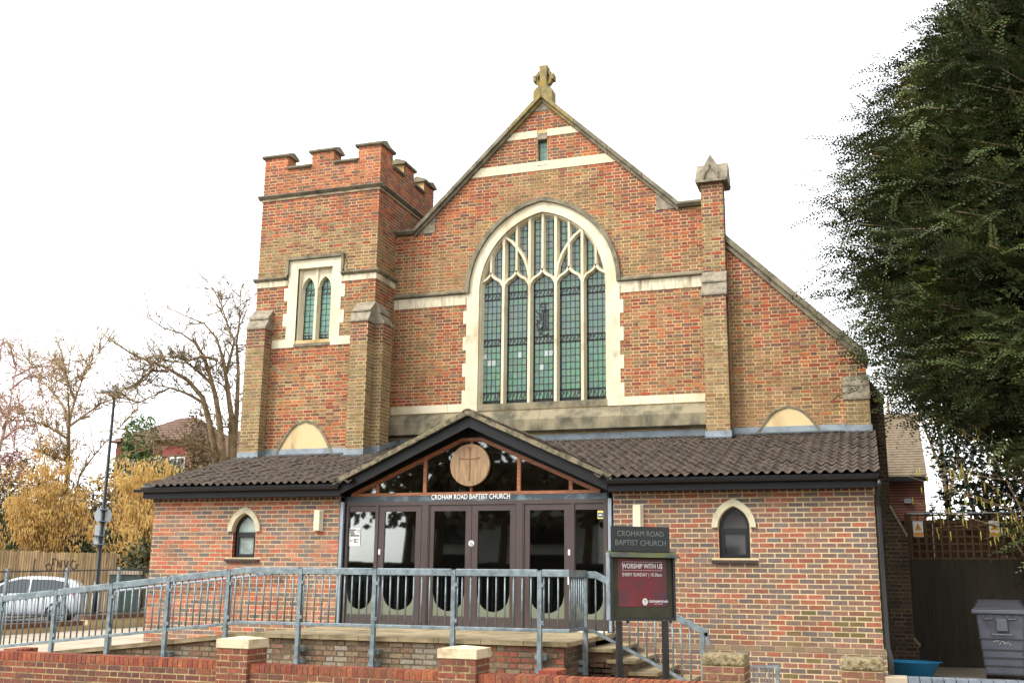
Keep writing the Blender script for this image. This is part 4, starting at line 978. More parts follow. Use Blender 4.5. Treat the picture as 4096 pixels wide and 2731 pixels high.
for i, (a, b) in enumerate(zip(PX2, PX2[1:])):
    a_, b_ = a+.032, (b-.032 if b != cx_ else b+.03)
    pts = [a_] + ([XK] if a_ < XK < b_ else []) + [b_]
    for p, q in zip(pts, pts[1:]):
        MB().prism([(p, zr(p)+.835), (q, zr(q)+.835), (q, zr(q)+.93), (p, zr(p)+.93)], RY-.026, RY+.026).obj('top_rail', MT['galv'], RR, bev=.006)
        MB().prism([(p, zr(p)+.125), (q, zr(q)+.125), (q, zr(q)+.17), (p, zr(p)+.17)], RY-.022, RY+.022).obj('bottom_rail', MT['galv'], RR, bev=.005)
    n_ = max(3, round((b-a)/.122)); 
    for k in range(1, n_):
        x = a+(b-a)*k/n_; bal.append((x, RY, zr(x)+.165))
    bal.append((a+.055, RY, zr(a)+.165))
    for zz in (.70, .22): MB().box(a+.03, a+.06, RY-.03, RY+.012, zr(a)+zz, zr(a)+zz+.05).obj('bolt_lug', MT['galv'], RR)
# return along the platform end
ye = -1.95
MB().box(cx_-.026, cx_+.026, RY+.028, ye-.03, ZP+.835, ZP+.93).obj('top_rail', MT['galv'], RR); MB().box(cx_-.022, cx_+.022, RY+.024, ye-.03, ZP+.125, ZP+.17).obj('bottom_rail', MT['galv'], RR)
for k in range(1, 8): bal.append((cx_, RY+(ye-RY)*k/8, ZP+.165))
MB().box(cx_-.03, cx_+.03, ye-.03, ye+.03, .36, ZP+.91).obj('post', MT['galv'], RR)
MB().box(2.34, cx_-.03, ye-.05, ye+.05, .5, .56).obj('bracket', MT['galv'], RR)
MB().box(2.34, cx_-.03, ye-.05, ye+.05, .40, .46).obj('bracket', MT['galv'], RR)
shared('baluster', MB().tube([(0, 0, 0), (0, 0, .675)], .0115, 8), MT['galv'], RR, bal, True)
# stair railing
SR = thing('stair_railing', 'sloping galvanised railing beside the steps, behind the noticeboard', 'railing', (3.2, ye, .1))
top = [(2.485, 1.70), (2.60, 1.70), (4.14, .945)]; bot = [(2.485, .94), (2.57, .94), (3.90, .30)]
def yl(P, x):
    for a, b in zip(P, P[1:]):
        if a[0] <= x <= b[0]: return a[1]+(b[1]-a[1])*(x-a[0])/(b[0]-a[0])
    return P[-1][1]
for P_, h, nm in ((top, .095, 'top_rail'), (bot, .045, 'bottom_rail')):
    for a, b in zip(P_, P_[1:]): MB().prism([(a[0], a[1]-h/2), (b[0], b[1]-h/2), (b[0], b[1]+h/2), (a[0], a[1]+h/2)], ye-.025, ye+.025).obj(nm, MT['galv'], SR, bev=.005)
for k in range(12):
    x = 2.60+k*.118; MB().tube([(x, ye, yl(bot, x) if x < 3.9 else .1), (x, ye, yl(top, x)-.03)], .0115, 8).obj('baluster', MT['galv'], SR, smooth=True)
MB().box(4.03, 4.09, ye-.03, ye+.03, .05, .955).obj('post', MT['galv'], SR)
MB().bar((4.115, ye, .965), (4.15, ye, .80), .05, .05).obj('rail_end', MT['galv'], SR)
# tubular handrail on the hall wall
HR = thing('wall_handrail', 'pale tubular handrail fixed along the brick wall beside the ramp', 'handrail', (-5, -.1, .5))
MB().tube([(-3.5, -.1, 1.685), (-4.5, -.1, 1.59), (-5.5, -.1, 1.485), (-6.455, -.1, 1.385), (-6.88, -.1, 1.34), (-6.955, -.1, 1.30), (-6.965, -.1, 1.2), (-6.965, -.1, .30)], .021, 8).obj('tube', MT['steel'], HR, smooth=True)
for x in (-3.6, -4.45, -5.45, -6.25):
    z = 1.685+(x+3.5)*.1; MB().tube([(x, -.1, z-.01), (x, -.1, z-.07), (x, -.005, z-.09)], .009, 6).obj('bracket', MT['galv'], HR); MB().tube([(x, -.012, z-.09), (x, .002, z-.09)], .035, 10).obj('rose', MT['galv'], HR)
# ================================================================== FRONT WALL
FY = -4.75
FW = thing('boundary_wall', 'low dark red brick boundary wall with cream-capped piers along the pavement', 'wall', (0, FY, 0))
BW = Bricks()
def cop_brick(var):
    r = random.Random(var); w_, h, d = .0655, .104, .222; j_ = lambda: r.uniform(0, .004)
    return MB().hexa([(0, 0, 0), (w_, 0, 0), (w_, d, 0), (0, d, 0), (j_(), j_(), h-.004), (w_-j_(), j_(), h-j_()), (w_-j_(), d, h), (j_(), d, h)])
CB = []
for v_ in range(6):
    b_ = cop_brick(v_); me = D.meshes.new('coping_brick'); me.from_pydata(b_.v, [], b_.f); me.materials.append(MT['brick_o']); CB.append(me)
COPP = [(168,76,48), (156,66,46), (146,58,46), (176,88,56), (132,58,48), (150,78,56)]
def coping_row(parent, x0, x1, y, z, axis='x'):
    n_ = int((x1-x0)/.075)
    for i in range(n_):
        o = D.objects.new('coping_brick', random.choice(CB)); COL.objects.link(o); o.parent = parent; o.color = (*pick(COPP), 1)
        if axis == 'x': o.location = V((x0+i*(x1-x0)/n_+.004, y, z+random.uniform(-.002, .002)))
        else: o.location = V((y+.222, x0+i*(x1-x0)/n_+.004, z+random.uniform(-.002, .002))); o.rotation_euler = (0, 0, math.pi/2)
def col_front(c, u, z): return pick(WALLP if c.x < -1.4 else WALLM)
for (x0, x1, zt) in ((-6.6, -1.572, .595), (-1.125, 1.43, .575), (1.90, 4.475, .57)):
    o = MB().box(x0, x1, FY+.05+MR, FY+.265, -.1, zt-.108).obj('wall_run', MT['mortar_wall'], FW)
    MB().box(x0, x1, FY+.058, FY+.262, zt-.107, zt-.012).obj('coping_mortar', MT['mortar_wall'], o)
    coping_row(o, x0, x1, FY+.048, zt-.104)
    BW.lay(o, (0, FY+.05, 0), (0, -1, 0), zt-.108-.075*8, zt-.108, .075, x0, x1, col_front)
def pier(top, brk, x0, w_, zt, m_, capn='cap', rough=False):
    o = MB().box(x0+MR, x0+w_-MR, FY+MR, FY+w_, -.1, zt-.12).obj('pier', MT['mortar_wall'], top)
    for nrm, O in (((0, -1, 0), (x0, FY, 0)), ((1, 0, 0), (x0+w_, FY, 0))):
        brk.lay(o, O, nrm, zt-.12-.075*9, zt-.12, .075, .004, w_, lambda c, u, z: pick(WALLM if not rough else [(132,74,62), (120,76,68), (110,80,74), (142,86,70)]), per=.2975 if False else .3375)
    c = MB(); e = .012; x1 = x0+w_; ya, yb = FY-e, FY+w_+e; cx, cy = x0+w_/2, FY+w_/2
    c.box(x0-e, x1+e, ya, yb, zt-.119, zt-.012)
    c.v += [(x0-e, ya, zt-.011), (x1+e, ya, zt-.011), (x1+e, yb, zt-.011), (x0-e, yb, zt-.011), (cx, cy, zt+.022)]; n0 = len(c.v)-5; c.f += [(n0, n0+1, n0+4), (n0+1, n0+2, n0+4), (n0+2, n0+3, n0+4), (n0+3, n0, n0+4)]
    if rough:
        c = MB(); N_ = 7
        import itertools
        c.box(x0-.004, x1+.004, FY-.004, FY+w_+.004, zt-.119, zt); oo = c.obj(capn, m_, o, bev=.025)
    else: oo = c.obj(capn, m_, o, bev=.006)
    return o
pier(FW, BW, -1.574, .448, .872, MT['cap']); pier(FW, BW, 1.43, .468, .848, MT['cap'])
for (xa, yb_) in ((2.56, -4.05), (-5.20, -4.05)):
    o = MB().box(xa+MR, xa+.22-MR, FY+.27, yb_, -.1, .51).obj('return_wall', MT['mortar_wall'], FW)
    BW.lay(o, (xa+.22, FY+.27, 0), (1, 0, 0), -.09, .51, .075, .0, yb_-FY-.27, col_front)
    coping_row(o, FY+.275, yb_, xa, .512, 'y')
BW.finish(FW)
for x0, w_, lab in ((4.48, .452, 'brick gate pier with a rough stone cap at the foot of the steps'), (5.903, .425, 'brick gate pier with a rough stone cap beside the blue-grey wall')):
    t = thing('gate_pier', lab, 'gate pier', (x0+w_/2, FY+w_/2, 0), 'rough-capped gate piers'); b_ = Bricks(); pier(t, b_, x0, w_, .875, MT['capold'], rough=True); b_.finish(t)
# blue-grey wall on the right
GWALL = thing('blue_brick_wall', 'low wall topped with blue-grey coping bricks beside the bin', 'wall', (8.5, FY, 0))
MT['bluebrick'] = mat('blue_engineering_brick', lin(138,148,158,K), .6, lin(104,112,122,K), 6, .4, .65, .2, 40)
MB().box(6.34, 11, FY+.03, FY+.24, -.1, .60).obj('wall_run', MT['mortar_wall'], GWALL)
MB().box(6.335, 6.55, FY, FY+.26, .602, .712).obj('end_stone', MT['concrete'], GWALL, bev=.01)
shared('coping_brick', MB().box(0, .104, 0, .25, 0, .105), MT['bluebrick'], GWALL, [(6.555+i*.113, FY+.005, .602) for i in range(39)])
b_ = Bricks(); wr_ = GWALL.children[0]; b_.lay(wr_, (0, FY+.022, 0), (0, -1, 0), 0, .6, .075, 6.345, 11, lambda c, u, z: pick([(110,100,98), (98,94,98), (120,96,88)]), 'stretcher'); b_.finish(GWALL)
# small railing seen between the gate piers
t = thing('low_railing', 'short low railing seen between the two rough-capped gate piers', 'railing', (4.9, -2.4, 0))
for x in (4.70, 5.06): MB().box(x-.022, x+.022, -2.43, -2.37, 0, .61).obj('post', MT['galv'], t)
MB().prism([(4.722, .57), (5.09, .585), (5.09, .61), (4.722, .597)], -2.42, -2.38).obj('top_rail', MT['galv'], t)
for k in range(6): MB().tube([(4.765+k*.048, -2.4, .05), (4.765+k*.048, -2.4, .58)], .008, 6).obj('baluster', MT['galv'], t)
MB().box(4.722, 5.04, -2.41, -2.39, .06, .085).obj('bottom_rail', MT['galv'], t)
# ================================================================== NOTICEBOARD
NB = thing('noticeboard', 'dark church noticeboard on two legs with a red worship poster', 'noticeboard', (3.62, -3.7, 0))
NM = Matrix.Translation((3.62, -3.7, 0)) @ Matrix.Rotation(math.radians(36), 4, 'Z')
MT['nbframe'] = mat('dark_metal_frame', lin(26,26,28), .4, lin(36,35,34), 6, .4, .7); MT['nbback'] = mat('mossy_board', lin(72,68,42,.8), .8, lin(50,52,36,.8), 5, .4, .7, .1, 30)
MT['nbhead'] = mat('black_painted_panel', lin(12,15,16), .35, lin(24,30,20), 4, .55, .75); MT['moss'] = mat('mossy_metal', lin(86,92,48,.8), .8, lin(58,60,58,.8), 4, .42, .6, .2, 40); MT['greyletter'] = mat('faded_grey_letter', lin(112,122,114), .5)
def nb(mbv, name, m_, parent=NB, bev=0):
    mbv.v = [tuple(NM @ V(p)) for p in mbv.v]; return mbv.obj(name, m_, parent, bev=bev)
for x in (-.30, .30): nb(MB().box(x-.032, x+.032, -.03, .03, 0, 1.16), 'leg', MT['nbframe'])
hw = .425
nb(MB().box(-hw, hw, -.02, .055, 1.165, 1.935), 'case', MT['nbframe'], bev=.006)
nb(MB().box(-hw, -hw+.03, -.055, -.02, 1.165, 1.935).box(hw-.03, hw, -.055, -.02, 1.165, 1.935).box(-hw+.03, hw-.03, -.055, -.02, 1.165, 1.20).box(-hw+.03, hw-.03, -.055, -.02, 1.90, 1.935), 'case_frame', MT['nbframe'])
nb(MB().box(-hw-.012, -hw-.001, -.05, .055, 1.17, 1.96), 'side_flange', MT['galv'])
nb(MB().box(-hw+.031, hw-.031, -.024, -.021, 1.201, 1.899), 'backing_board', MT['nbback'])
nb(MB().prism([(-.13, 1.905), (-.12, 1.90), (.05, 1.965), (.05, 1.985)], -hw-.01, hw+.04, 'yz'), 'hood', MT['moss'])
nb(MB().box(-.385, .385, .005, .03, 1.975, 2.275), 'header_panel', MT['nbhead'])
for x in (-.2, .36): nb(MB().tube([(x, -.03, 1.135), (x, -.03, 1.17)], .018, 8), 'lock_knob', MT['blackplastic'])
R0 = NM @ face_front(0, 0, 0)
def nt_(s, size, x, y, z, m_, **k): txt(s, size, NM @ face_front(x, y, z), m_, NB, **k)
nt_('CROHAM ROAD', .093, .0, .001, 2.185, MT['greyletter'], xs=.9, ext=.002); nt_('BAPTIST CHURCH', .093, .0, .001, 2.075, MT['greyletter'], xs=.9, ext=.002)
PO = mat('red_poster', lin(118,26,32), .55, lin(84,40,52), 5, .38, .6, c3=lin(160,34,26), s3=2.2, lo3=.52, hi3=.72)
nb(MB().box(-.315, .315, -.0275, -.0245, 1.33, 1.885), 'poster', PO)
nt_('WORSHIP WITH US', .078, .0, -.029, 1.80, MT['whiteletter'], xs=.78, bold=.0016, ext=.0005)
nt_('EVERY SUNDAY | 10.30am', .058, .0, -.029, 1.70, MT['whiteletter'], xs=.80, ext=.0005)
mb = MB()
for (a, b, c, d) in ((-.255, .255, 1.85, 1.853), (-.255, .255, 1.75, 1.753), (-.255, -.252, 1.753, 1.85), (.252, .255, 1.753, 1.85)): mb.box(a, b, -.0295, -.0285, c, d)
nb(mb, 'poster_rule', MT['whiteletter'])
nb(MB().prism([(.03+.034*math.cos(k*.393), 1.385+.042*math.sin(k*.393)) for k in range(16)], -.0295, -.0285), 'poster_logo', MT['whiteletter'])
nb(MB().box(.027, .033, -.031, -.0297, 1.352, 1.415).box(.013, .047, -.031, -.0297, 1.394, 1.40), 'logo_cross', PO)
nt_('CROHAM ROAD', .036, .078, -.029, 1.388, MT['whiteletter'], xs=.95, bold=.0008, ext=.0005, align='LEFT'); nt_('BAPTIST CHURCH', .015, .15, -.029, 1.360, MT['whiteletter'], xs=.9, ext=.0005, align='LEFT')
# ================================================================== YARD ON THE RIGHT
struct(MB().box(6.42, 16, -4.4, 12, -.3, .2).obj('yard', MT['pave'], None))
BN = thing('wheelie_bin', 'large grey wheeled bin with a domed lid in the yard by the yew', 'bin', (8.2, 2.3, .2))
MT['binp'] = mat('grey_bin_plastic', lin(92,96,108,.9), .5, lin(78,82,92,.9), 3, .4, .7); MT['bind'] = mat('dark_bin_plastic', lin(60,60,66,.9), .5)
BMx = Matrix.Translation((8.12, 2.25, .2)) @ Matrix.Rotation(math.radians(-6), 4, 'Z')
def bn(mbv, name, m_, bev=0): mbv.v = [tuple(BMx @ V(p)) for p in mbv.v]; return mbv.obj(name, m_, BN, bev=bev)
bn(MB().hexa([(-.27, -.30, .06), (.27, -.30, .06), (.27, .32, .06), (-.27, .32, .06), (-.345, -.36, 1.0), (.345, -.36, 1.0), (.345, .36, 1.0), (-.345, .36, 1.0)]), 'body', MT['binp'], bev=.03)
for z in (.2, .32, .44, .6): 
    h = .272+.08*z; bn(MB().box(-h, h, -.315-.064*z, -.25, z, z+.012), 'rib', MT['bind'])
bn(MB().box(-.40, .40, -.40, .40, .98, 1.045), 'rim', MT['binp'], bev=.012)
bn(MB().hexa([(-.39, -.41, 1.05), (.39, -.41, 1.05), (.39, .40, 1.05), (-.39, .40, 1.05), (-.28, -.25, 1.17), (.28, -.25, 1.17), (.33, .38, 1.19), (-.33, .38, 1.19)]), 'lid', MT['bind'], bev=.02)
for x in (-.17, .17): bn(MB().tube([(x-.07, -.42, .95), (x-.05, -.44, .90), (x+.05, -.44, .90), (x+.07, -.42, .95)], .022, 8), 'handle', MT['bind'])
bn(MB().box(-.06, .10, -.40, -.36, .72, .90), 'lock_box', MT['binp'], bev=.01); bn(MB().tube([(-.14, -.37, .68), (-.13, -.41, .67), (.16, -.41, .67), (.17, -.37, .68)], .014, 8), 'lift_bar', MT['binp'])
mb = MB(); rr = random.Random(5)
for k in range(9): x = -.12+.028*k; mb.bar((x, -.353, .55+rr.uniform(-.03, .03)), (x+.02, -.355, .55+rr.uniform(-.03, .04)), .003, .006)
bn(mb, 'scrawl', MT['white'])
for x in (-.24, .24):
    for y in (-.22, .24): bn(MB().tube([(x-.025, y, .06), (x+.025, y, .06)], .06, 10), 'wheel', MT['blackplastic'])
# blue tub
TB = thing('blue_tub', 'shallow bright blue plastic basin with a pouring lip on the ground', 'tub', (6.75, 1.9, .2))
MT['blue'] = mat('blue_plastic', lin(40,140,190,.9), .35)
mb = MB(); N_ = 32; prof = [(0, .0), (.29, 0), (.375, .225), (.40, .232), (.40, .222), (.372, .215), (.28, .02), (0, .018)]
mb.lathe([(r, z) for r, z in prof], (0, 0, 0), N_)
mb.v = [(6.75+x*(1.0 if x < .3 else 1.0+(x-.3)*1.6*max(0, 1-abs(y)*5)), 1.9+y*.8, .2+z) for x, y, z in mb.v]
mb.obj('basin', MT['blue'], TB, smooth=True)
# gate with trellis
GT = thing('yard_gate', 'tall dark boarded gate with open trellis along its top', 'gate', (8.2, 4.2, .2))
MT['darkwood'] = mat('dark_weathered_board', lin(56,50,34,.7), .95, lin(40,36,24,.7), 6, .4, .7, .3, 30, stretch=(1, 1, .2)); MT['darkwood2'] = mat('dark_trellis_wood', lin(92,72,46,.75), .95)
for i in range(26): MB().box(6.90+i*.122, 6.90+i*.122+.118, 4.2+random.uniform(-.004, .004), 4.225, .2, 2.05).obj('board', MT['darkwood'], GT)
for z in (.5, 1.9): MB().box(6.90, 10.05, 4.226, 4.27, z, z+.09).obj('cross_rail', MT['darkwood2'], GT)
for i in range(25): MB().box(6.93+i*.128, 6.93+i*.128+.03, 4.19, 4.205, 2.05, 2.86).obj('trellis_slat', MT['darkwood2'], GT)
for k in range(7): MB().box(6.90, 10.05, 4.206, 4.222, 2.055+k*.128, 2.085+k*.128).obj('trellis_slat', MT['darkwood2'], GT)
MB().box(6.90, 9.4, 4.17, 4.25, 2.862, 2.885).obj('top_rail', MT['steel'], GT)  # pale material paints a white highlight along the rail
for x in (6.885, 8.45, 10.05): MB().box(x-.04, x+.04, 4.226, 4.31, .2, 2.861).obj('post', MT['darkwood2'], GT)
MT['orange'] = mat('warning_yellow_print', lin(232,160,30,K), .5); 
for x, lab in ((7.07, 'yellow warning sign on the trellis next to the church side buttress'), (8.34, 'yellow warning sign on the trellis under the yew')):
    t = thing('warning_sign', lab, 'warning sign', (x, 4.18, 2.45), 'warning signs on the yard gate')
    MB().box(x-.085, x+.085, 4.178, 4.188, 2.45, 2.73).obj('plate', MT['white'], t)
    MB().prism([(x-.065, 2.565), (x+.065, 2.565), (x, 2.70)], 4.174, 4.177).obj('triangle', MT['orange'], t)
    MB().box(x-.006, x+.006, 4.171, 4.1735, 2.60, 2.655).obj('symbol', MT['blackplastic'], t); MB().box(x-.08, x+.08, 4.174, 4.177, 2.455, 2.53).obj('caption', MT['orange'], t)
# house beyond the yard
SH = thing('side_house', 'small house with a pale brown tiled roof glimpsed beside the church', 'house', (5.9, 17, 0))
MT['sidebrick'] = mat('red_house_brick', lin(150,78,66,K), .85, lin(124,70,60,K), 5, .4, .65, .3, 30); MT['plaintile'] = mat('pale_brown_plain_tile', lin(156,138,112,K), .85, lin(128,112,90,K), 6, .4, .65, .2, 30)
MB().box(4.5, 7.66, 14.05, 20, 0, 4.45).obj('wall', MT['sidebrick'], SH)
for k in range(26):
    z = 2.6+k*.075; 
    if z < 4.4: MB().box(6.7, 7.662, 14.042, 14.05, z, z+.008).obj('mortar_joint', MT['mortar_hall'], SH)
for k in range(24):
    f0, f1 = k/24, (k+1)/24+.004; ya, yb = 13.75+3.25*f0, 13.75+3.25*f1; za, zb = 4.42+2.05*f0, 4.42+2.05*f1
    MB().prism([(ya, za), (yb, zb), (yb, zb+.02), (ya, za+.055)], 4.4, 7.74, 'yz').obj('tile_course', MT['plaintile'], SH)
MB().prism([(13.75, 4.40), (17, 6.46), (20.2, 4.4)], 4.45, 7.70, 'yz').obj('roof_deck', MT['black'], SH)
MB().tube([(4.4, 17, 6.5), (7.74, 17, 6.5)], .11, 8).obj('ridge', MT['plaintile'], SH)
MB().box(4.4, 7.76, 13.64, 13.76, 4.28, 4.40).obj('gutter', MT['blackplastic'], SH)
MB().box(7.12, 7.3, 13.9, 14.05, 3.72, 3.84).obj('floodlight', MT['steel'], SH)
t = thing('brown_fence', 'orange-brown boarded fence seen through the trellis of the yard gate', 'fence', (9, 7, .2)); MT['brownwood'] = mat('orange_brown_board', lin(120,80,44,K), .85, lin(94,62,34,K), 6, .4, .7)
for i in range(36): MB().box(6.7+i*.15, 6.7+i*.15+.146, 7, 7.02, .2, 2.9).obj('board', MT['brownwood'], t)
# ================================================================== GROUND
struct(MB().prism([(-400, -400), (400, -400), (400, 400), (-400, 400)], -.35, -.30, 'xy').obj('ground', MT['ground']))
struct(MB().box(-12.1, 6.40, -4.45, 14, -.3, .02).obj('forecourt', MT['concrete']))
struct(MB().box(-12.15, -7.38, -4.44, 12, -.3, .285).obj('path', MT['concrete']))
struct(MB().box(-14, 16, -7.0, -4.452, -.3, .0).obj('pavement', MT['pave']))
struct(MB().box(-120, 120, -14.5, -7.16, -.31, -.12).obj('road', MT['asphalt']))
struct(MB().box(-14, 16, -7.15, -7.01, -.3, .005).obj('kerb', MT['concrete']))
struct(MB().box(-60, 60, -20, -14.52, -.3, .0).obj('far_pavement', MT['pave']))
struct(MB().box(-26, -12.62, -4.5, 60, -.31, .0).obj('side_road', MT['asphalt']))
struct(MB().prism([(-46, 10), (-24.2, 15.0), (-19.6, 16.6), (-17, 60), (-60, 60)], -.305, .12, 'xy').obj('side_pavement', MT['pave']))
# ================================================================== LEFT: SIDE STREET
LW = thing('side_wall', 'low cream rendered wall with a brick-on-edge top beside the ramp path', 'wall', (-12.3, 5, 0))
for (ya, yb, zt) in ((-4.4, 5.45, .40), (5.45, 13, .52)):
    MB().box(-12.42, -12.2, ya, yb, -.1, zt).obj('rendered_face', MT['render'], LW)
    for i in range(int((yb-ya)/.225)):
        if ya+i*.225 < 1: continue
        MB().box(-12.44, -12.18, ya+i*.225+.004, ya+(i+1)*.225-.004, zt+.002, zt+.11).obj('coping_brick', MT['brownbrick'] if 'brownbrick' in MT else MT.setdefault('brownbrick', mat('brown_coping_brick', lin(132,92,60,K), .9, lin(104,74,50,K), 8, .4, .7, .3, 40)), LW)
HRL = thing('street_railing', 'thin black upright-bar railing with grey posts on the cream wall', 'railing', (-12.3, 5, .5))
MT['blackiron'] = mat('dark_iron', lin(64,66,66), .5)
for y, zt in ((.9, 1.68), (2.79, 1.73), (4.68, 1.77), (6.56, 1.81), (8.45, 1.85), (10.3, 1.88)): MB().box(-12.335, -12.265, y-.03, y+.03, .40, zt).obj('post', MT['galv'], HRL)
barz = [(-12.3, .9+i*.118, .50) for i in range(80)]
shared('bar', MB().tube([(0, 0, 0), (0, 0, 1.21)], .008, 5), MT['blackiron'], HRL, [(x, y, z+.02*(y-2)) for x, y, z in barz])
for z in (.58, 1.62): MB().bar((-12.3, .9, z), (-12.3, 10.3, z+.19), .01, .03).obj('rail', MT['blackiron'], HRL)
CB_ = thing('street_cabinet', 'green metal street cabinet with a pale top behind the thin railing', 'cabinet', (-13.3, 8.0, 0)); MT['cabgreen'] = mat('dark_green_cabinet', lin(64,92,80,.8), .5, lin(52,76,66,.8), 3, .4, .7)
CM = Matrix.Translation((-13.35, 8.15, 0)) @ Matrix.Rotation(math.radians(24), 4, 'Z')
def cbx(mbv, nm, m_): mbv.v = [tuple(CM @ V(p)) for p in mbv.v]; return mbv.obj(nm, m_, CB_)
cbx(MB().box(-.36, .36, -.2, .2, .05, 1.62), 'body', MT['cabgreen']); cbx(MB().box(-.4, .4, -.24, .24, 1.62, 1.72), 'top', MT['concrete']); cbx(MB().box(-.38, .38, -.22, .22, 0, .06), 'plinth', MT['blackiron'])
cbx(MB().box(-.34, -.01, -.212, -.2, .12, 1.56), 'door', MT['cabgreen']); cbx(MB().box(.01, .34, -.212, -.2, .12, 1.56), 'door', MT['cabgreen'])
for k in range(10): cbx(MB().box(.06, .28, -.218, -.212, .3+k*.06, .32+k*.06), 'louvre', MT['blackiron'])
MT['signgrey'] = mat('pale_sign_back', lin(214,222,226,1), .6)
# lamp post with road-sign backs
LP = thing('lamp_post', 'tall black street lamp with a flat grey head at the side street', 'street lamp', (-19.2, 14.0, 0)); lx, ly = -19.2, 14.0
MB().tube([(lx, ly, 0), (lx, ly, 1.35), (lx, ly, 1.36), (lx, ly, 7.9)], [.115, .115, .075, .05], 10).obj('column', MT['blackplastic'], LP, smooth=True)
MB().tube([(lx, ly, 7.9), (lx, ly, 8.0)], .045, 8).obj('spigot', MT['steel'], LP)
mb = MB(); mb.lathe([(0, 0), (.16, .0), (.2, .05), (.15, .11), (0, .14)], (0, 0, 0), 14); mb.v = [(lx-.24+x*2.1*.95, ly-.05+y*.8, 7.96+z+.0-.10*x) for x, y, z in mb.v]; mb.obj('lamp_head', MT['steel'], LP, smooth=True)
vd = V((6.33-lx, -16.5-ly, 0)).normalized(); sdv = V((-vd.y, vd.x, 0))
t = thing('round_sign', 'round traffic sign seen from its grey back, clamped to the lamp post', 'traffic sign', (lx, ly, 3.3)); ps = V((lx, ly, 3.62))-vd*.09
sgm = Matrix((sdv, V((0, 0, 1)), vd)).transposed().to_4x4(); sgm.translation = ps
mb = MB().prism([(.29*math.cos(k*math.pi/14), .29*math.sin(k*math.pi/14)) for k in range(28)], -.004, .004, 'xy'); mb.v = [tuple(sgm @ V(p)) for p in mb.v]; mb.obj('disc', MT['signgrey'], t)
for z in (-.2, .2): mb = MB().box(-.13, .13, z-.015, z+.015, .0, .02); mb.v = [(p[0], p[1], p[2]) for p in mb.v]; mb.v = [tuple(sgm @ V((p[0], p[1], p[2]+.012))) for p in MB().box(-.13, .13, z-.015, z+.015, -.006, .15).v]; mb.obj('clamp', MT['galv'], t)
t = thing('rectangular_sign', 'rectangular sign plate seen from behind below the round sign', 'traffic sign', (lx, ly, 2.7)); ps2 = V((lx, ly, 2.92))-vd*.09-sdv*.06; sg2 = sgm.copy(); sg2.translation = ps2
mb = MB(); mb.v = [tuple(sg2 @ V(p)) for p in MB().box(-.17, .17, -.37, .37, -.004, .004).v]; mb.f = MB().box(0, 1, 0, 1, 0, 1).f; mb.obj('plate', MT['signgrey'], t)
for z in (-.3, 0): mb = MB(); mb.v = [tuple(sg2 @ V(p)) for p in MB().box(-.17, .19, z-.015, z+.015, .005, .16).v]; mb.f = MB().box(0, 1, 0, 1, 0, 1).f; mb.obj('clamp', MT['galv'], t)
mb = MB(); mb.v = [tuple(sg2 @ V(p)) for p in MB().box(-.02, .04, -1.75, -.36, .02, .04).v]; mb.f = MB().box(0, 1, 0, 1, 0, 1).f
MT['yellow'] = mat('faded_yellow', lin(214,190,60,K), .6); mb.obj('yellow_strip', MT['yellow'], t)
# timber fence with graffiti
TF = thing('timber_fence', 'close-boarded timber fence with dark graffiti letters across the side street', 'fence', (-24, 16.5, 0))
MT['fencew'] = mat('weathered_fence', lin(190,158,112,K), .9, lin(140,116,80,K), 7, .38, .62, .3, 30, stretch=(1, 1, .15), c3=lin(120,116,50,K), s3=1.6, lo3=.62, hi3=.8); MT['fencew2'] = mat('weathered_fence_dark', lin(160,132,92,K), .9, lin(118,98,66,K), 7, .38, .62, .3, 30, stretch=(1, 1, .15))
f0, f1 = V((-21.1, 17.25, 0)), V((-27.0, 15.2, 0)); fd = (f1-f0).normalized(); fn = V((fd.y, -fd.x, 0)); fn = fn if fn.y < 0 else -fn
fm = Matrix((fd, -fn, V((0, 0, 1)))).transposed().to_4x4()
meA = D.meshes.new('fence_board'); b_ = MB().hexa([(0, 0, 0), (.1, .012, 0), (.1, .024, 0), (0, .02, 0), (0, 0, 2.4), (.1, .012, 2.4), (.1, .024, 2.4), (0, .02, 2.4)]); meA.from_pydata(b_.v, [], b_.f); meA.materials.append(MT['fencew']); meB = meA.copy(); meB.materials[0] = MT['fencew2']
for i in range(64):
    o = D.objects.new('fence_board', random.choice((meA, meA, meB))); COL.objects.link(o); o.parent = TF
    M = fm.copy(); M.translation = f0+fd*(i*.098)+V((0, 0, random.uniform(-.02, .02)+(.04 if i > 30 else 0)))-V(TF.location); o.matrix_local = M
mb = MB(); mb.bar(f0-fn*.08+V((0, 0, 1.9)), f0-fn*.08+fd*6.3+V((0, 0, 1.9)), .08, .08); mb.obj('fence_rail', MT['fencew2'], TF); mb = MB(); mb.bar(f0-fn*.08+V((0, 0, .6)), f0-fn*.08+fd*6.3+V((0, 0, .6)), .08, .08); mb.obj('fence_rail', MT['fencew2'], TF)
MT['spray'] = mat('black_spray', lin(52,42,36), .8); mb = MB()
def gr(pts, w_=.05):
    for a, b in zip(pts, pts[1:]):
        A_, B_ = [f0+fd*p[0]+V((0, 0, p[1]))+fn*.004 for p in (a, b)]; mb.bar(A_, B_, .006, w_, up=(B_-A_).cross(fn))
x = 2.75
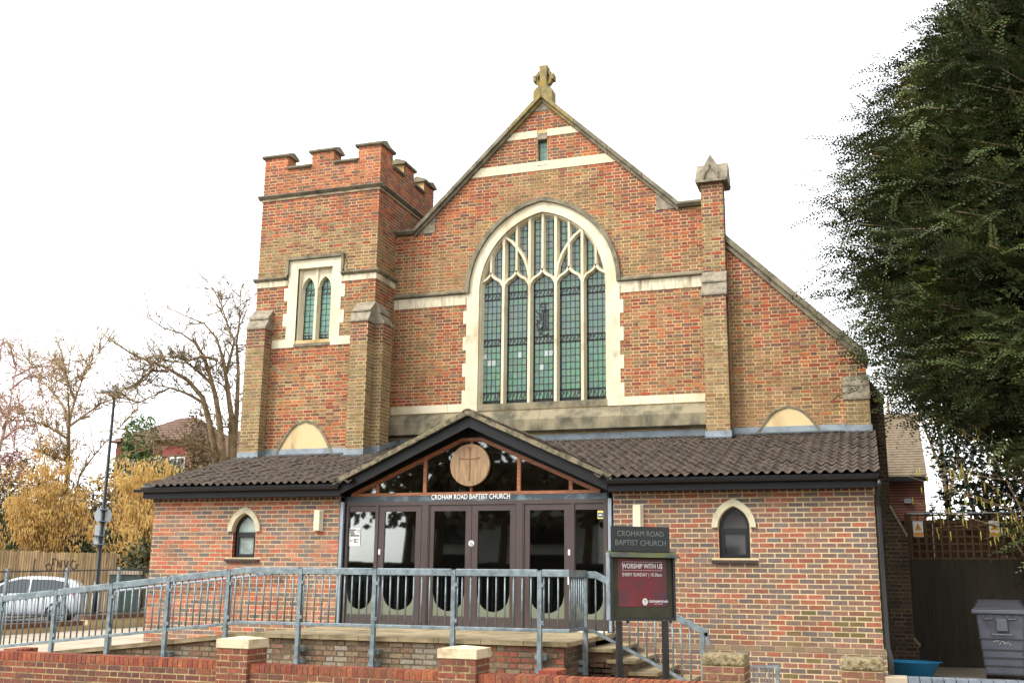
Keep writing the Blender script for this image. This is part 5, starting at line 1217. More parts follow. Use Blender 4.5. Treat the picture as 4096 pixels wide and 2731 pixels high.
for k, L_ in enumerate(([(0, .55), (.03, .05), (-.3, .1)], [(-.42, .3), (-.5, .12), (-.62, .08), (-.66, .25), (-.55, .36), (-.42, .3)], [(-.66, .42), (-.7, .3), (-.66, .55), (-.82, .52)], [(-.9, .22), (-.86, .5), (-1.02, .22), (-1.0, .5)], [(-1.1, .5), (-1.2, .2), (-1.26, .48)], [(-1.56, .45), (-1.42, .5), (-1.36, .3), (-1.48, .15), (-1.6, .22), (-1.58, .34), (-1.68, .33)])):
    gr([(x+.35+p[0], 1.62+p[1]) for p in [(q[0], q[1]) for q in L_]], .04)
mb.v = [p for p in mb.v]; mb.obj('graffiti', MT['spray'], TF)
# parked car
CR = thing('parked_car', 'silver hatchback parked across the side street behind the railings', 'car', (-19.6, 12.2, 0))
MT['silver'] = mat('silver_paint', lin(232,238,242,1.1), .3, metal=.15, coat=.6); MT['carglass'] = mat('car_glass', lin(60,70,74), .08, spec=.8); MT['tyre'] = mat('tyre', lin(30,30,32), .8); MT['alloy'] = mat('alloy', lin(196,198,200), .3, metal=.7); MT['redlens'] = mat('red_lens', lin(190,20,24), .25)
rw_, fw_ = V((-20.75, 13.6, 0)), V((-21.5, 11.25, 0))
CMx = None
cx_dir = V((-.86, -.51, 0)).normalized()       # towards the bonnet
CC = V((-20.2, 13.6, 0)); cside = V((-cx_dir.y, cx_dir.x, 0)); cside = cside if cside.y < 0 else -cside
CMx = Matrix((cx_dir, cside, V((0, 0, 1)))).transposed().to_4x4(); CMx.translation = CC
def cv(mbv, nm, m_, sm=False, bev=0, par=None): mbv.v = [tuple(CMx @ V(p)) for p in mbv.v]; return mbv.obj(nm, m_, par or CR, smooth=sm, bev=bev)
# lofted body: stations along the car (x forward, rear axle at 0), (x, half width, sill z, waist z, roof z, roof half width)
ST = [(-.72, .70, .42, .92, .96, .60), (-.62, .80, .26, 1.0, 1.22, .58), (-.35, .855, .22, 1.0, 1.44, .58), (.3, .87, .2, .98, 1.53, .60), (1.1, .875, .2, .95, 1.55, .60), (1.7, .875, .2, .93, 1.46, .59), (2.25, .87, .2, .92, 1.18, .62), (2.65, .86, .22, .90, .97, .66), (3.05, .84, .24, .82, .86, .66), (3.3, .76, .28, .68, .72, .6), (3.42, .62, .36, .58, .60, .5)]
mb = MB(); n0 = 0
for (x, hw_, zs_, zw, zr_, rh) in ST:
    ring = [(-hw_+.06, zs_), (-hw_, zs_+.14), (-hw_-.005, (zs_+zw)/2+.1), (-hw_+.03, zw), (-rh, zr_-.05), (-rh*.6, zr_), (rh*.6, zr_), (rh, zr_-.05), (hw_-.03, zw), (hw_+.005, (zs_+zw)/2+.1), (hw_, zs_+.14), (hw_-.06, zs_)]
    mb.v += [(x, y, z) for y, z in ring]
for i in range(len(ST)-1):
    for j_ in range(12): a = i*12+j_; b = i*12+(j_+1) % 12; mb.f.append((a, b, b+12, a+12))
mb.f += [tuple(range(11, -1, -1)), tuple(range((len(ST)-1)*12, len(ST)*12))]
body = cv(mb, 'body', MT['silver'], True)
sm_ = body.modifiers.new('sub', 'SUBSURF'); sm_.levels = 1; sm_.render_levels = 1
for sg in (-1, 1):
    def q(x, z, off=.012):
        hw_ = .865; t_ = (z-.95)/.55; return (x, sg*((hw_-.02)*(1-t_)+.615*t_+off), z)
    cv(MB().add([q(2.15, .99), q(1.0, .99), q(1.0, 1.43), q(1.25, 1.435), q(1.65, 1.34), q(2.0, 1.14)], [(0, 1, 2, 3, 4, 5)] if sg > 0 else [(5, 4, 3, 2, 1, 0)]), 'side_window', MT['carglass'])
    cv(MB().add([q(.92, .99), q(-.1, 1.02), q(-.3, 1.12), q(-.25, 1.32), q(.2, 1.41), q(.92, 1.43)], [(0, 1, 2, 3, 4, 5)] if sg > 0 else [(5, 4, 3, 2, 1, 0)]), 'side_window', MT['carglass'])
    for wx in (0, 2.52):
        wh = cv(MB().tube([(wx, sg*.66, .31), (wx, sg*.86, .31)], .31, 24), 'wheel', MT['tyre'])
        cv(MB().tube([(wx, sg*.83, .31), (wx, sg*.868, .31)], .2, 20), 'rim', MT['alloy'], par=wh)
        for k in range(5):
            a = k*1.2566; cv(MB().bar((wx, sg*.875, .31), (wx+.19*math.cos(a), sg*.872, .31+.19*math.sin(a)), .02, .045, up=(0, sg, 0)), 'spoke', MT['alloy'], par=wh)
        cv(MB().tube([(wx+.36*math.cos(k*.2618), sg*.868, .31+.36*math.sin(k*.2618)) for k in range(13)], .03, 6), 'wheel_arch', MT['tyre'])
    cv(MB().hexa([(-.66, sg*.62, .78), (-.5, sg*.83, .80), (-.47, sg*.84, .80), (-.60, sg*.60, .78), (-.62, sg*.6, 1.02), (-.46, sg*.81, 1.02), (-.42, sg*.80, 1.02), (-.56, sg*.58, 1.02)]), 'tail_light', MT['redlens'])
    cv(MB().box(1.95, 2.2, sg*.9-.06, sg*.9+.06, .95, 1.08), 'mirror', MT['silver'], bev=.03); cv(MB().box(.95, 1.12, sg*.875-.015, sg*.875+.015, .80, .84), 'door_handle', MT['silver'], bev=.008)
cv(MB().add([(2.2, -.56, 1.22), (2.2, .56, 1.22), (1.68, .52, 1.485), (1.68, -.52, 1.485)], [(0, 1, 2, 3)]), 'windscreen', MT['carglass'])
# house far left
FH = thing('far_house', 'red brick house with a brown hipped roof and white windows behind bare trees', 'house', (-36.7, 42, 0))
MT['farroof'] = mat('brown_roof_tiles', lin(128,96,78,K), .9, lin(104,78,64,K), 3, .4, .65, .3, 20); MT['farbrick'] = mat('far_brick', lin(140,96,76,K), .9, lin(118,84,68,K), 2, .4, .65)
MB().box(-39.6, -33.8, 39, 45, 0, 9.9).obj('wall', MT['farbrick'], FH); MB().box(-39.61, -33.79, 38.99, 45.01, 9.0, 9.5).obj('brick_band', mat('red_brick_band', lin(160,78,64,K), .9), FH)
for k in range(9):
    q0, q1 = k/9, (k+1)/9+.01
    R_ = lambda q, e: [(-40.0+3.0*q, 38.5+3.4*q, 9.85+1.95*q+e), (-33.4-2.4*q, 38.5+3.4*q, 9.85+1.95*q+e), (-33.4-2.4*q, 45.4-3.4*q, 9.85+1.95*q+e), (-40+3.0*q, 45.4-3.4*q, 9.85+1.95*q+e)]
    MB().hexa(R_(q0, 0)+R_(q1, -.03)).obj('tile_course', MT['farroof'], FH)
for x in (-38.2, -36.4, -34.8):
    o = MB().box(x-.55, x+.55, 38.9, 39.05, 7.3, 8.8).obj('window', MT['white'], FH)
    for a, b in ((-.48, -.04), (.04, .48)): MB().box(x+a, x+b, 38.88, 38.9, 7.4, 8.7).obj('pane', MT['glass_tinted'], o)
    MB().box(x-.65, x+.65, 38.8, 39.0, 7.18, 7.3).obj('sill', MT['white'], o)
H2 = thing('brown_roof_house', 'house with a steep reddish tiled roof behind the church tower buttress', 'house', (-25.5, 40, 0))
MB().box(-33.2, -20, 39, 46, 0, 8.6).obj('wall', MT['farbrick'], H2)
for k in range(16):
    f0_, f1_ = k/16, (k+1)/16+.01; MB().prism([(38.6+3.9*f0_, 8.5+2.3*f0_), (38.6+3.9*f1_, 8.5+2.3*f1_), (38.6+3.9*f1_, 8.54+2.3*f1_), (38.6+3.9*f0_, 8.6+2.3*f0_)], -33.3, -19.7, 'yz').obj('tile_course', MT['farroof'], H2)
MB().prism([(38.6, 8.48), (42.5, 10.76), (46.4, 8.48)], -33.25, -19.8, 'yz').obj('roof_deck', MT['farroof'], H2)
# ================================================================== ACROSS THE STREET (reflected in the door glass)
OH = thing('opposite_house', 'white rendered house with pointed gables across the street, reflected in the doors', 'house', (-12, -44, 0))
MB().box(-21, -9, -52, -44, 0, 5.4).obj('wall', MT['white'], OH); MB().prism([(-21.5, 5.3), (-8.5, 5.3), (-11, 8.5), (-19, 8.5)], -52.4, -43.6).obj('roof', MT['farroof'], OH)
for x in (-18, -12): MB().prism([(x-2.6, 5.2), (x+2.6, 5.2), (x, 8.0)], -43.9, -43.4).obj('white_gable', MT['white'], OH); MB().box(x-1.4, x+1.4, -43.99, -43.8, 1.0, 3.0).obj('bay_window', MT['glass_tinted'], OH); MB().box(x-1.2, x+1.2, -43.99, -43.8, 3.6, 4.8).obj('window', MT['glass_tinted'], OH)
OF = thing('opposite_fence', 'dark timber fence along the far pavement, reflected in the doors', 'fence', (0, -30, 0))
OT = thing('opposite_trees', 'dark row of trees across the street, reflected in the doors', 'trees', (-10, -36, 0)); rr = random.Random(2); ol = MB(); os_ = MB()
for k in range(21):
    x = -46+k*3.4+rr.uniform(-1, 1); os_.tube([(x, -36, 0), (x+.3, -36, 4), (x, -36, 8)], [.3, .2, .06], 6)
    for _ in range(560):
        p = V((x+rr.gauss(0, 1.9), -36+rr.gauss(0, .8), 7.6+rr.gauss(0, 2.2)))
        if p.z < 4.2: continue
        a = V((rr.gauss(0, 1), rr.gauss(0, .4), rr.gauss(0, 1))).normalized()*.3; b = V((-a.z, 0, a.x)); ol.add([p-a, p+b*.6, p+a, p-b*.6], [(0, 1, 2, 3)])
os_.obj('trunks', MT['darkwood2'], OT); ol.obj('crowns', mat('winter_tree_crown', lin(96,82,54,.8), .9), OT)
for i in range(60): MB().box(-34+i*.8, -34+i*.8+.78, -30, -29.95, 0, 2.3+random.uniform(-.05, .05)).obj('board', MT['darkwood'], OF)
# ================================================================== TREES
def leaf_cloud(mb, c, r, n, size, rng, shell=.55, up=.0, aspect=.35, droop=0.):
    for _ in range(n):
        while True:
            d = V((rng.uniform(-1, 1), rng.uniform(-1, 1), rng.uniform(-1, 1)))
            if .02 < d.length < 1: break
        d = d.normalized()*(shell+(1-shell)*rng.random()**.6) if rng.random() < .8 else d
        p = V((c[0]+d.x*r[0], c[1]+d.y*r[1], c[2]+d.z*r[2]))
        a = V((rng.gauss(0, 1), rng.gauss(0, 1), rng.gauss(up, .7)-droop)).normalized(); b = a.orthogonal().normalized(); b.rotate(Matrix.Rotation(rng.uniform(0, 6.28), 3, a))
        s_ = size*rng.uniform(.6, 1.4); w_ = s_*aspect
        mb.add([p-a*s_*.5, p+b*w_*.5, p+a*s_*.5, p-b*w_*.5], [(0, 1, 2, 3)])
def spray(mb, p, d, ln, rng, nl=18, lw=.036, ll=.1):     # a feathery yew twig: leaflets on both sides of a drooping stem
    d = d.normalized(); s_ = d.cross(V((0, 0, 1))); s_ = s_.normalized() if s_.length > .05 else V((1, 0, 0)); s_.rotate(Matrix.Rotation(rng.uniform(-.9, .9), 3, d))
    for k in range(nl):
        t = (k+.5)/nl; q = p+d*(ln*t)+V((0, 0, -.16*ln*t*t)); sg = 1 if k % 2 else -1
        e = (s_*sg+d*.75+V((rng.uniform(-.25, .25), rng.uniform(-.25, .25), rng.uniform(-.2, .2)))).normalized(); L_ = ll*(1.15-.6*t)*rng.uniform(.7, 1.3); w_ = e.cross(s_.cross(d)).normalized()*lw*.5
        mb.add([q, q+e*L_*.5+w_, q+e*L_, q+e*L_*.5-w_], [(0, 1, 2, 3)])
def twigs(mb, pts, rad, rng, n, ln, depth=2, side=4, upb=.35, spread=.9):
    pts = [V(p) for p in pts]
    for _ in range(n):
        t = rng.uniform(.12, 1)*(len(pts)-1); i = min(int(t), len(pts)-2); p = pts[i].lerp(pts[i+1], t-i); ax = (pts[i+1]-pts[i]).normalized()
        d = (ax*rng.uniform(.3, 1)+V((rng.gauss(0, spread), rng.gauss(0, spread), rng.gauss(upb, spread*.7)))).normalized(); L_ = ln*rng.uniform(.4, 1.2)
        ch = [p]; q = p.copy(); dd = d.copy()
        for k in range(3): dd = (dd+V((rng.gauss(0, .22), rng.gauss(0, .22), rng.gauss(.06, .2)))).normalized(); q = q+dd*L_/3; ch.append(q.copy())
        mb.tube(ch, [rad, rad*.75, rad*.5, rad*.25], 3, cap=False)
        if depth > 1: twigs(mb, ch, rad*.66, rng, 4, L_*.55, depth-1, 3, upb, spread)
def limb_tree(T, name, label, cat, base, r0, m_, m2, ntw, ltw, seed, group=None, trunk='A', rt=.012, depth=2, upb=.35):
    rng = random.Random(seed); t = thing(name, label, cat, base, group)
    tr = MB(); br = MB()
    for k, pts in T.items():
        n_ = len(pts); ra = r0 if k in trunk else r0*.42
        rad = [max(.022, ra*(1-.95*i/(n_-1))**1.15) for i in range(n_)]; (tr if k in trunk else br).tube(pts, rad, 7); twigs(br, pts, rt, rng, ntw, ltw, depth, upb=upb)
    tr.obj('trunk', m_, t, smooth=True); br.obj('crown', m2, t)
    return t
MT['bark'] = mat('bark', lin(172,146,108,K), .9, lin(118,98,72,K), 6, .4, .65, .5, 30, c3=lin(140,130,70,K), s3=3, lo3=.52, hi3=.7); MT['twig'] = mat('twig', lin(184,154,112,K), .9); MT['birch'] = mat('birch_bark', lin(226,206,184,K), .8, lin(120,96,86,K), 9, .55, .7); MT['pink'] = mat('birch_twig', lin(206,160,146,K), .9)
T1={
'A':[(-14.93,14.27,5.60),(-15.12,13.91,6.87),(-15.25,13.70,7.54),(-15.70,13.41,8.13),(-16.26,13.13,8.48),(-16.69,12.93,8.70),(-17.35,12.65,8.92),(-17.95,12.35,9.32),(-18.47,12.08,9.73)],
'A2':[(-15.29,13.86,7.38),(-15.75,13.69,7.66),(-16.08,13.59,7.80),(-16.47,13.49,7.92),(-16.96,13.42,7.71),(-17.56,13.33,7.44),(-18.17,13.15,7.58),(-18.74,12.96,7.76)],
'B':[(-14.66,14.27,5.59),(-14.69,13.92,6.85),(-14.75,13.69,7.61),(-14.87,13.45,8.28),(-14.98,13.24,8.86),(-15.24,13.00,9.34),(-15.65,12.75,9.64),(-16.19,12.49,9.81),(-16.59,12.24,10.11)],
'C':[(-14.50,14.53,5.57),(-14.43,14.27,6.90),(-14.50,14.12,7.58),(-14.56,13.97,8.27),(-14.63,13.84,8.86),(-14.83,13.64,9.60),(-15.22,13.42,10.10),(-15.76,13.21,10.33),(-16.44,12.94,10.65)],
'D':[(-14.47,14.62,5.77),(-14.34,14.41,7.38),(-14.29,14.27,8.55),(-14.36,14.15,9.49),(-14.26,14.09,10.44),(-14.25,13.99,11.39)],
'D2':[(-14.60,14.01,8.42),(-14.36,14.01,9.55),(-14.62,14.00,10.05),(-14.94,13.88,10.92),(-15.28,13.82,11.52)],
'E':[(-14.54,13.39,8.77),(-14.96,13.05,8.87),(-15.45,12.77,8.60),(-16.01,12.40,8.65),(-16.44,12.13,8.44)],
'F':[(-16.25,13.05,8.42),(-16.74,12.81,8.40),(-17.11,12.68,8.06),(-17.25,12.61,7.82)],
'G':[(-14.71,14.03,5.57),(-14.86,13.75,5.77),(-15.06,13.47,5.92),(-15.70,13.08,5.85),(-16.34,12.71,5.73),(-16.81,12.41,5.57)],
'H':[(-14.94,13.76,8.01),(-15.43,13.53,8.47),(-15.96,13.28,8.92),(-16.79,13.03,8.97),(-17.50,12.86,8.83)],
}
T2={
'A':[(-26.35,20.07,5.74),(-26.05,19.64,6.62),(-25.75,19.22,7.44),(-25.47,18.87,7.96),(-25.25,18.43,8.75),(-25.02,18.03,9.41),(-24.62,17.58,10.51)],
'B':[(-26.15,19.60,8.03),(-26.61,19.59,8.75),(-27.19,19.58,9.32),(-27.79,19.58,9.83),(-28.39,19.56,10.40),(-28.85,19.59,10.99)],
'C':[(-26.12,19.59,8.09),(-26.02,19.72,9.05),(-25.96,19.90,9.74),(-25.84,20.09,10.49),(-25.48,20.36,11.26)],
'D':[(-26.20,19.77,7.23),(-26.42,19.31,7.47),(-26.79,18.78,7.81),(-27.29,18.27,7.87),(-27.79,17.78,7.82)],
'E':[(-25.86,19.48,8.94),(-25.84,19.04,9.46),(-25.83,18.46,10.53)],
'F':[(-25.85,20.24,5.75),(-25.14,20.01,6.36),(-24.39,19.81,6.95),(-23.41,19.64,7.71),(-22.62,19.43,8.34)],
'G':[(-26.11,19.66,7.80),(-25.67,20.02,8.31),(-25.22,20.38,8.83),(-24.84,20.76,9.11),(-24.58,21.16,9.17)],
'H':[(-26.16,20.01,6.26),(-26.49,19.54,6.39),(-26.88,19.04,6.57)],
}
for k, b0 in (('A', (-15.1, 14.6, 0)), ('B', (-14.85, 14.6, 0)), ('C', (-14.6, 14.7, 0)), ('D', (-14.45, 14.75, 0))): T1[k] = [b0, (T1[k][0][0], T1[k][0][1], 3.0)]+T1[k]
limb_tree(T1, 'bare_tree', 'bare multi-stemmed tree with arching limbs next to the tower', 'tree', (-14.8, 14.6, 0), .15, MT['bark'], MT['bark'], 28, 1.05, 11, 'bare trees beyond the side street', 'ABCD', .024, 3)
T2['A'] = [(-26.6, 20.3, 0), (-26.5, 20.2, 3)]+T2['A']; T2['F'] = [(-26.5, 20.3, 0), (-26.2, 20.3, 3.4)]+T2['F']
limb_tree(T2, 'bare_tree', 'bare fan-shaped tree with a pale trunk rising out of yellow hazel', 'tree', (-26.6, 20.3, 0), .16, MT['bark'], MT['twig'], 28, 1.3, 12, 'bare trees beyond the side street', 'A', .028, 3)
TB_ = {'A': [(-33.7, 23.2, 0), (-33.4, 23.1, 4), (-33.21, 22.95, 6.5), (-32.95, 22.8, 7.5), (-32.67, 22.7, 8.3), (-32.45, 22.6, 9.2), (-32.2, 22.4, 10.2), (-32.0, 22.3, 11.1), (-31.9, 22.1, 11.9)]}
rb = random.Random(4)
for k in range(9):
    z = 6.5+k*.6; a = rb.uniform(0, 6.28); L_ = rb.uniform(1.2, 2.2); p = V((-33.2+(z-6.5)*.24, 22.9-(z-6.5)*.14, z)); TB_['b%d' % k] = [p, p+V((math.cos(a)*L_*.5, math.sin(a)*L_*.5, .7)), p+V((math.cos(a)*L_, math.sin(a)*L_, .9)), p+V((math.cos(a)*L_*1.2, math.sin(a)*L_*1.2, -.3))]
limb_tree(TB_, 'birch_tree', 'white-barked birch with drooping pinkish twigs over the timber fence', 'tree', (-33.7, 23.2, 0), .14, MT['birch'], MT['pink'], 34, 1.2, 13, None, 'A', .026, upb=-.35)
# background scrub left of the birch and behind
T3 = {}
for k in range(7):
    a = rb.uniform(0, 6.28); b0 = V((-37+rb.uniform(-3, 5), 27+rb.uniform(-2, 3), 0)); T3['ABCDEFG'[k]] = [b0, b0+V((0, 0, 4)), b0+V((math.cos(a)*.8, math.sin(a)*.8, 7.5)), b0+V((math.cos(a)*1.6, math.sin(a)*1.6, 10.2))]
limb_tree(T3, 'scrub_thicket', 'thicket of thin bare reddish stems behind the birch', 'tree', (-36, 27, 0), .1, MT['pink'], MT['pink'], 60, 1.5, 14, None, 'A', .03, upb=.2)
# hazels full of yellow catkins
MT['catkin'] = mat('yellow_catkin', lin(250,218,140,1.05), .8, lin(232,186,100,1.0), 3, .4, .6); MT['catkin2'] = mat('bright_catkin', lin(222,206,90,K), .8)
def hazel(name, label, base, rx, rz, n, seed):
    rng = random.Random(seed); t = thing(name, label, 'shrub', base, 'yellow hazels in catkin'); st = MB(); ck = MB(); B0 = V(base)
    for k in range(26):
        a = rng.uniform(0, 6.28); r_ = rng.random()**.6; tip = B0+V((math.cos(a)*rx*r_, math.sin(a)*rx*.7*r_, rz*(1.05-.5*r_*r_)*rng.uniform(.8, 1.05))); mid = B0.lerp(tip, .5)+V((0, 0, .5))-V((math.cos(a)*.3, math.sin(a)*.3, 0))
        pts = [B0+V((math.cos(a)*.25, math.sin(a)*.25, 0)), mid, tip]; st.tube(pts, [.05, .03, .01], 4, cap=False)
        fine = MB(); twigs(fine, pts, .009, rng, 9, 1.1, 2); st.add(fine.v, fine.f)
        for (x, y, z) in fine.v[::4]:
            if z > 1.6 and rng.random() < n:
                for _ in range(3):
                    q = V((x+rng.gauss(0, .12), y+rng.gauss(0, .12), z+rng.gauss(0, .1))); h = rng.uniform(.09, .24); w_ = .03
                    ck.add([q, q+V((w_, 0, -h*.4)), q+V((0, 0, -h)), q+V((-w_, 0, -h*.4))], [(0, 1, 2, 3)]); ck.add([q, q+V((0, w_, -h*.4)), q+V((0, 0, -h)), q+V((0, -w_, -h*.4))], [(0, 1, 2, 3)])
    st.obj('stems', MT['twig'], t); ck.obj('catkins', MT['catkin'], t, kind='stuff')
hazel('hazel', 'yellow catkin-laden hazel round the foot of the fan-shaped bare tree', (-26.2, 18.6, 0), 3.3, 6.4, .8, 21)
hazel('hazel', 'broad yellow catkin-laden hazel between the lamp post and the church wing', (-21.9, 19.4, 0), 2.6, 6.3, .9, 22)
hazel('hazel', 'thin yellow hazel at the far end of the church wing', (-19.2, 20.6, 0), 1.9, 4.8, .45, 23)
# evergreens
MT['ever'] = mat('evergreen_leaf', lin(58,84,44,.85), .6, lin(34,54,32,.85), 2.5, .4, .62); MT['ever2'] = mat('bright_evergreen_leaf', lin(92,126,48,.9), .6, lin(56,84,36,.9), 2, .4, .62); MT['brownleaf'] = mat('brown_twiggy_scrub', lin(146,122,80,K), .9, lin(104,88,58,K), 2.5, .4, .62)
def evergreen(name, label, base, blobs, n, size, seed, m_='ever', group='evergreens beyond the side street', cat='shrub'):
    rng = random.Random(seed); t = thing(name, label, cat, base, group); B0 = V(base)
    st = MB(); st.tube([B0, B0+V((0, 0, 1.5)), V(blobs[0][:3])], [.12, .09, .05], 6)
    for b in blobs: st.tube([B0+V((0, 0, .8)), V(b[:3])], [.06, .02], 4)
    st.obj('trunk', MT['bark'], t); lf = MB()
    for b in blobs: leaf_cloud(lf, b[:3], b[3:6], int(n*b[3]*b[5]), size, rng, .45)
    lf.obj('crown', MT[m_], t); return t
evergreen('evergreen_shrub', 'dark evergreen shrub beside the end of the timber fence', (-20.6, 18.6, 0), [(-20.9, 18.7, 1.7, 1.3, .9, 1.4), (-19.6, 19.2, 2.0, 1.3, 1.0, 1.4), (-18.4, 19.6, 1.6, 1.2, 1, 1.3)], 700, .2, 31)
evergreen('evergreen_tree', 'dark evergreen behind the timber fence below the birch', (-31.2, 21.2, 0), [(-31.4, 21.2, 3.0, 1.9, 1.2, 1.6), (-30.4, 21, 4.3, 1.2, 1, 1.0), (-28.6, 21.3, 2.5, 2.0, 1, 1.1), (-25.5, 20.6, 2.6, 2.2, .9, 1.0), (-23.4, 20, 2.6, 1.8, .9, 1.0)], 600, .22, 32)
evergreen('conifer', 'bright green conifer in front of the brown-roofed house', (-27.9, 26.7, 0), [(-27.9, 26.6, 6.6, 1.6, 1.2, 1.5), (-27.8, 26.4, 8.2, .95, .8, 1.2), (-27.4, 26.4, 4.6, 2.0, 1.4, 1.5), (-26.3, 26.8, 6.2, .9, .8, .9)], 800, .24, 33, 'ever2', cat='tree')
evergreen('pine_tree', 'slim hazy conifer beyond the far house', (-30, 34, 0), [(-29.9, 34, 7.4, 1.6, 1.2, 2.2), (-29.8, 34, 9.6, 1.0, .8, 1.8)], 420, .25, 34, 'brownleaf', cat='tree')
evergreen('brown_scrub', 'brown leafless scrub under the far houses', (-24.5, 30, 0), [(-26, 30, 4.2, 3.2, 1.5, 3.2), (-22, 30, 4.4, 3.4, 1.5, 3.4), (-29, 31, 4.0, 3, 1.5, 3), (-31.5, 25, 3.2, 3.4, 1.2, 3.0), (-27.5, 24, 3.4, 3.2, 1.2, 2.8), (-35, 26, 4.2, 3, 1.2, 3.6), (-24, 24.5, 3.2, 2.8, 1.2, 2.6), (-18.5, 30, 4.0, 3, 1.5, 3.2)], 330, .3, 35, 'brownleaf', None)
# the great yew on the right
MT['yew'] = mat('yew_foliage', lin(84,98,44,.9), .65, lin(52,62,30,.9), 1.3, .4, .62, c3=lin(132,130,52,.9), s3=.9, lo3=.56, hi3=.72)
YW = thing('yew_tree', 'huge dark yew overhanging the right end of the church', 'yew tree', (13.2, 3.6, .2)); ry = random.Random(77)
mb = MB(); mb.tube([(13.2, 3.6, .0), (13.1, 3.6, 2), (12.9, 3.5, 5), (12.7, 3.4, 9), (12.6, 3.4, 14)], [.62, .52, .45, .3, .08], 10); 
lim = []
yc = V((12.4, 3.4, 8.2)); yr = V((5.8, 3.8, 7.2))
PROF = [(1.2, 9.2), (1.9, 8.75), (4.1, 7.8), (4.5, 7.35), (5.0, 6.7), (5.3, 6.3), (6.2, 5.92), (7.1, 5.88), (8.5, 5.82), (9.6, 6.15), (10.6, 6.7), (11.4, 7.5), (12.2, 8.3), (14.2, 10.0), (16.6, 12.2)]
def xleft(z):
    for a, b in zip(PROF, PROF[1:]):
        if a[0] <= z <= b[0]: return a[1]+(b[1]-a[1])*(z-a[0])/(b[0]-a[0])
    return 12.
def inyew(p): d = p-yc; return (d.x/yr.x)**2+(d.y/yr.y)**2+(d.z/yr.z)**2
sprays = MB()
for k in range(560):
    z = ry.uniform(1.6, 16.2) if k > 200 else ry.uniform(4.6, 13); a = ry.uniform(0, 6.28) if k > 260 else ry.uniform(2.3, 4.3)
    rx = (yc.x-xleft(z))*ry.uniform(.82, 1.0)
    tip = V((yc.x+math.cos(a)*rx, yc.y+math.sin(a)*rx*.66, z))
    b0 = V((12.8, 3.5, max(1.5, z-ry.uniform(.5, 2.2)))); m1 = b0.lerp(tip, .55)+V((0, 0, ry.uniform(.1, .6)))
    mb.tube([b0, m1, tip], [.07, .035, .01], 4, cap=False)
    d = (tip-m1); n_ = 58
    for _ in range(n_):
        t = ry.uniform(.25, 1.03); p = m1.lerp(tip, t) if t > .3 else b0.lerp(m1, .7+t)
        p = p+V((ry.gauss(0, .21), ry.gauss(0, .24), ry.gauss(-.06, .17)))
        sd_ = (d.normalized()+V((ry.gauss(0, .6), ry.gauss(0, .6), ry.gauss(-.05, .4)))); spray(sprays, p, sd_, ry.uniform(.35, .8), ry)
for k in range(11000):     # inner mass so that the crown is dense
    while True:
        p = V((ry.uniform(-1, 1), ry.uniform(-1, 1), ry.uniform(-1, 1)))
        if .3 < p.length < .86: break
    q = V((yc.x+p.x*yr.x, yc.y+p.y*yr.y, yc.z+p.z*yr.z))
    if q.z < 1.5 or q.x < xleft(min(17, max(1.3, q.z)))+.7: continue
    spray(sprays, q, p+V((ry.gauss(0, .4), ry.gauss(0, .4), ry.gauss(0, .3))), ry.uniform(.5, .9), ry, 10, .08, .2)
mb.obj('trunk', MT['bark'], YW, smooth=True); sprays.obj('crown', MT['yew'], YW)
# hazel with hanging catkins in front of the gate
HZ = thing('hanging_catkin_hazel', 'hazel branches with bright yellow catkins hanging over the yard gate', 'shrub', (9.6, 3.2, .2)); st = MB(); rc = random.Random(8)
br_ = []
for k in range(16):
    tip = V((rc.uniform(6.75, 9.3), rc.uniform(2.6, 3.8), rc.uniform(2.3, 4.6))); b0 = V((9.7, 3.3, .2)); m1 = b0.lerp(tip, .5)+V((.2, 0, rc.uniform(.8, 1.5))); pts = [b0, m1, tip]; st.tube(pts, [.02, .011, .004], 4, cap=False); br_.append((m1, tip))
    twigs(st, [m1, tip], .004, rc, 5, .5, 1)
st.obj('stems', MT['twig'], HZ)
cme = []
for v_ in range(3):
    b_ = MB().tube([(0, 0, 0), (0, 0, -.03), (.002, 0, -.07-.01*v_), (.004, 0, -.11-.015*v_)], [.006, .011, .010, .005], 6); me = D.meshes.new('catkin'); me.from_pydata(b_.v, [], b_.f); me.materials.append(MT['catkin2']); cme.append(me)
for k in range(110):
    m1, tip = rc.choice(br_); t = rc.uniform(.25, 1); p = m1.lerp(tip, t)+V((rc.gauss(0, .1), rc.gauss(0, .1), rc.gauss(0, .08))); o = D.objects.new('catkin', rc.choice(cme)); COL.objects.link(o); o.parent = HZ; o.location = p-V(HZ.location); o.scale = (1, 1, rc.uniform(.8, 1.3))
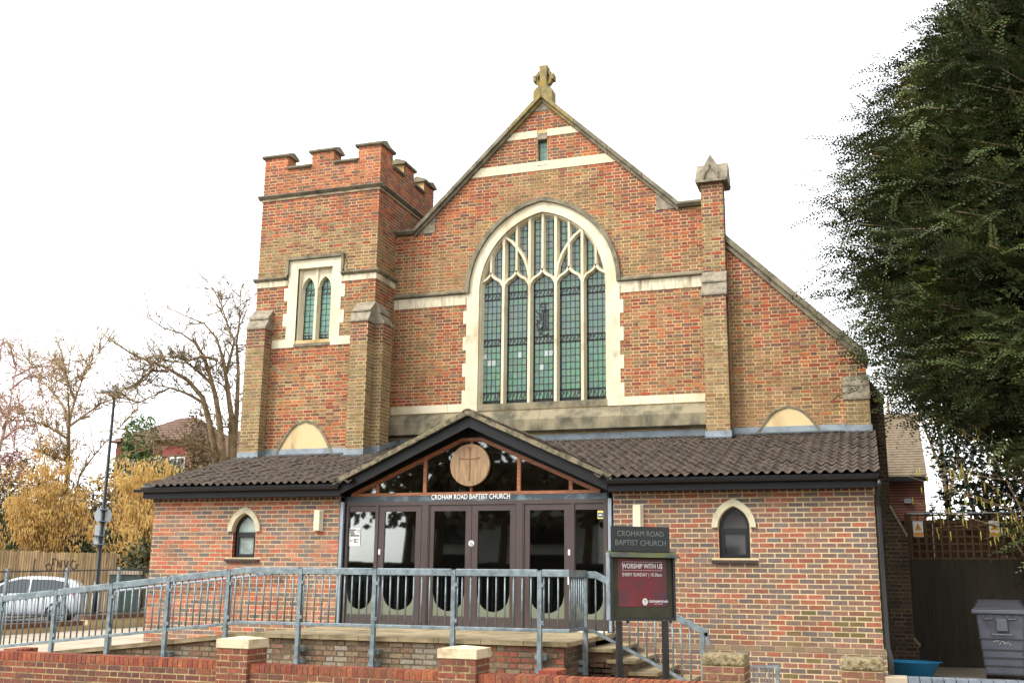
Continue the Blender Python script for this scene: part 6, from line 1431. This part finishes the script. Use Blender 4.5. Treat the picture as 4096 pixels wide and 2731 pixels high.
# laurel-like shrubs and a bare tree behind the gate
evergreen('laurel_shrub', 'glossy green shrub rising behind the yard gate', (8.7, 7.5, .2), [(8.5, 7.4, 3.9, 1.0, .8, 1.3), (9.4, 7.4, 3.2, 1.2, .8, 1.4), (8.1, 7.6, 2.9, .8, .7, .9), (10.3, 7.2, 4.2, 1.2, .8, 1.5), (8.9, 8.6, 4.6, 1.3, .6, 1.6), (8.05, 8.6, 5.0, .6, .5, 1.4), (9.9, 8.8, 3.0, 1.9, .6, 2.6), (11.2, 8.6, 4.5, 1.6, .6, 3.2)], 760, .15, 41, 'ever', None)
evergreen('lawn_shrub', 'bright green bush behind the trellis', (8.4, 8.2, .2), [(8.2, 8.3, 2.4, .8, .4, .5)], 900, .1, 42, 'ever2', None)
T5 = {'A': [(8.9, 22, 0), (8.7, 22, 4), (8.6, 22, 7.5), (8.5, 22, 9.5)], 'B': [(8.7, 22, 4), (9.2, 22, 6.5), (9.4, 22, 9)], 'C': [(8.7, 22, 5), (8.1, 22, 7), (7.8, 22, 8.6)]}
limb_tree(T5, 'ivy_tree', 'ivy-clad bare tree beyond the side house', 'tree', (8.9, 22, 0), .16, MT['bark'], MT['twig'], 22, 1.2, 51, None, 'A', .02)
evergreen('ivy_clump', 'leafy ivy clump showing over the ridge of the side house', (7.2, 21, 0), [(7.0, 21, 7.6, 1.0, .8, 1.0), (6.3, 21, 7.2, .9, .8, .9), (7.9, 21.3, 6.6, .8, .7, 1.0)], 260, .16, 52, 'brownleaf', None)

DW = MB(); rd_ = random.Random(9)
for k in range(9000):
    p = V((rd_.uniform(-150, -14), rd_.uniform(70, 100), 0)); h = 7.5+3*noise.noise(V((p.x*.06, 0, 0))); p.z = h*rd_.random()**.7; a = V((rd_.gauss(0, 1), rd_.gauss(0, .3), rd_.gauss(0, 1))).normalized()*.8; b = V((-a.z, 0, a.x))*.7; DW.add([p-a, p+b, p+a, p-b], [(0, 1, 2, 3)])
dw = DW.obj('distant_wood', MT['brownleaf'], None, kind='stuff'); dw['label'] = 'distant brown winter wood beyond the houses'; dw['category'] = 'wood'
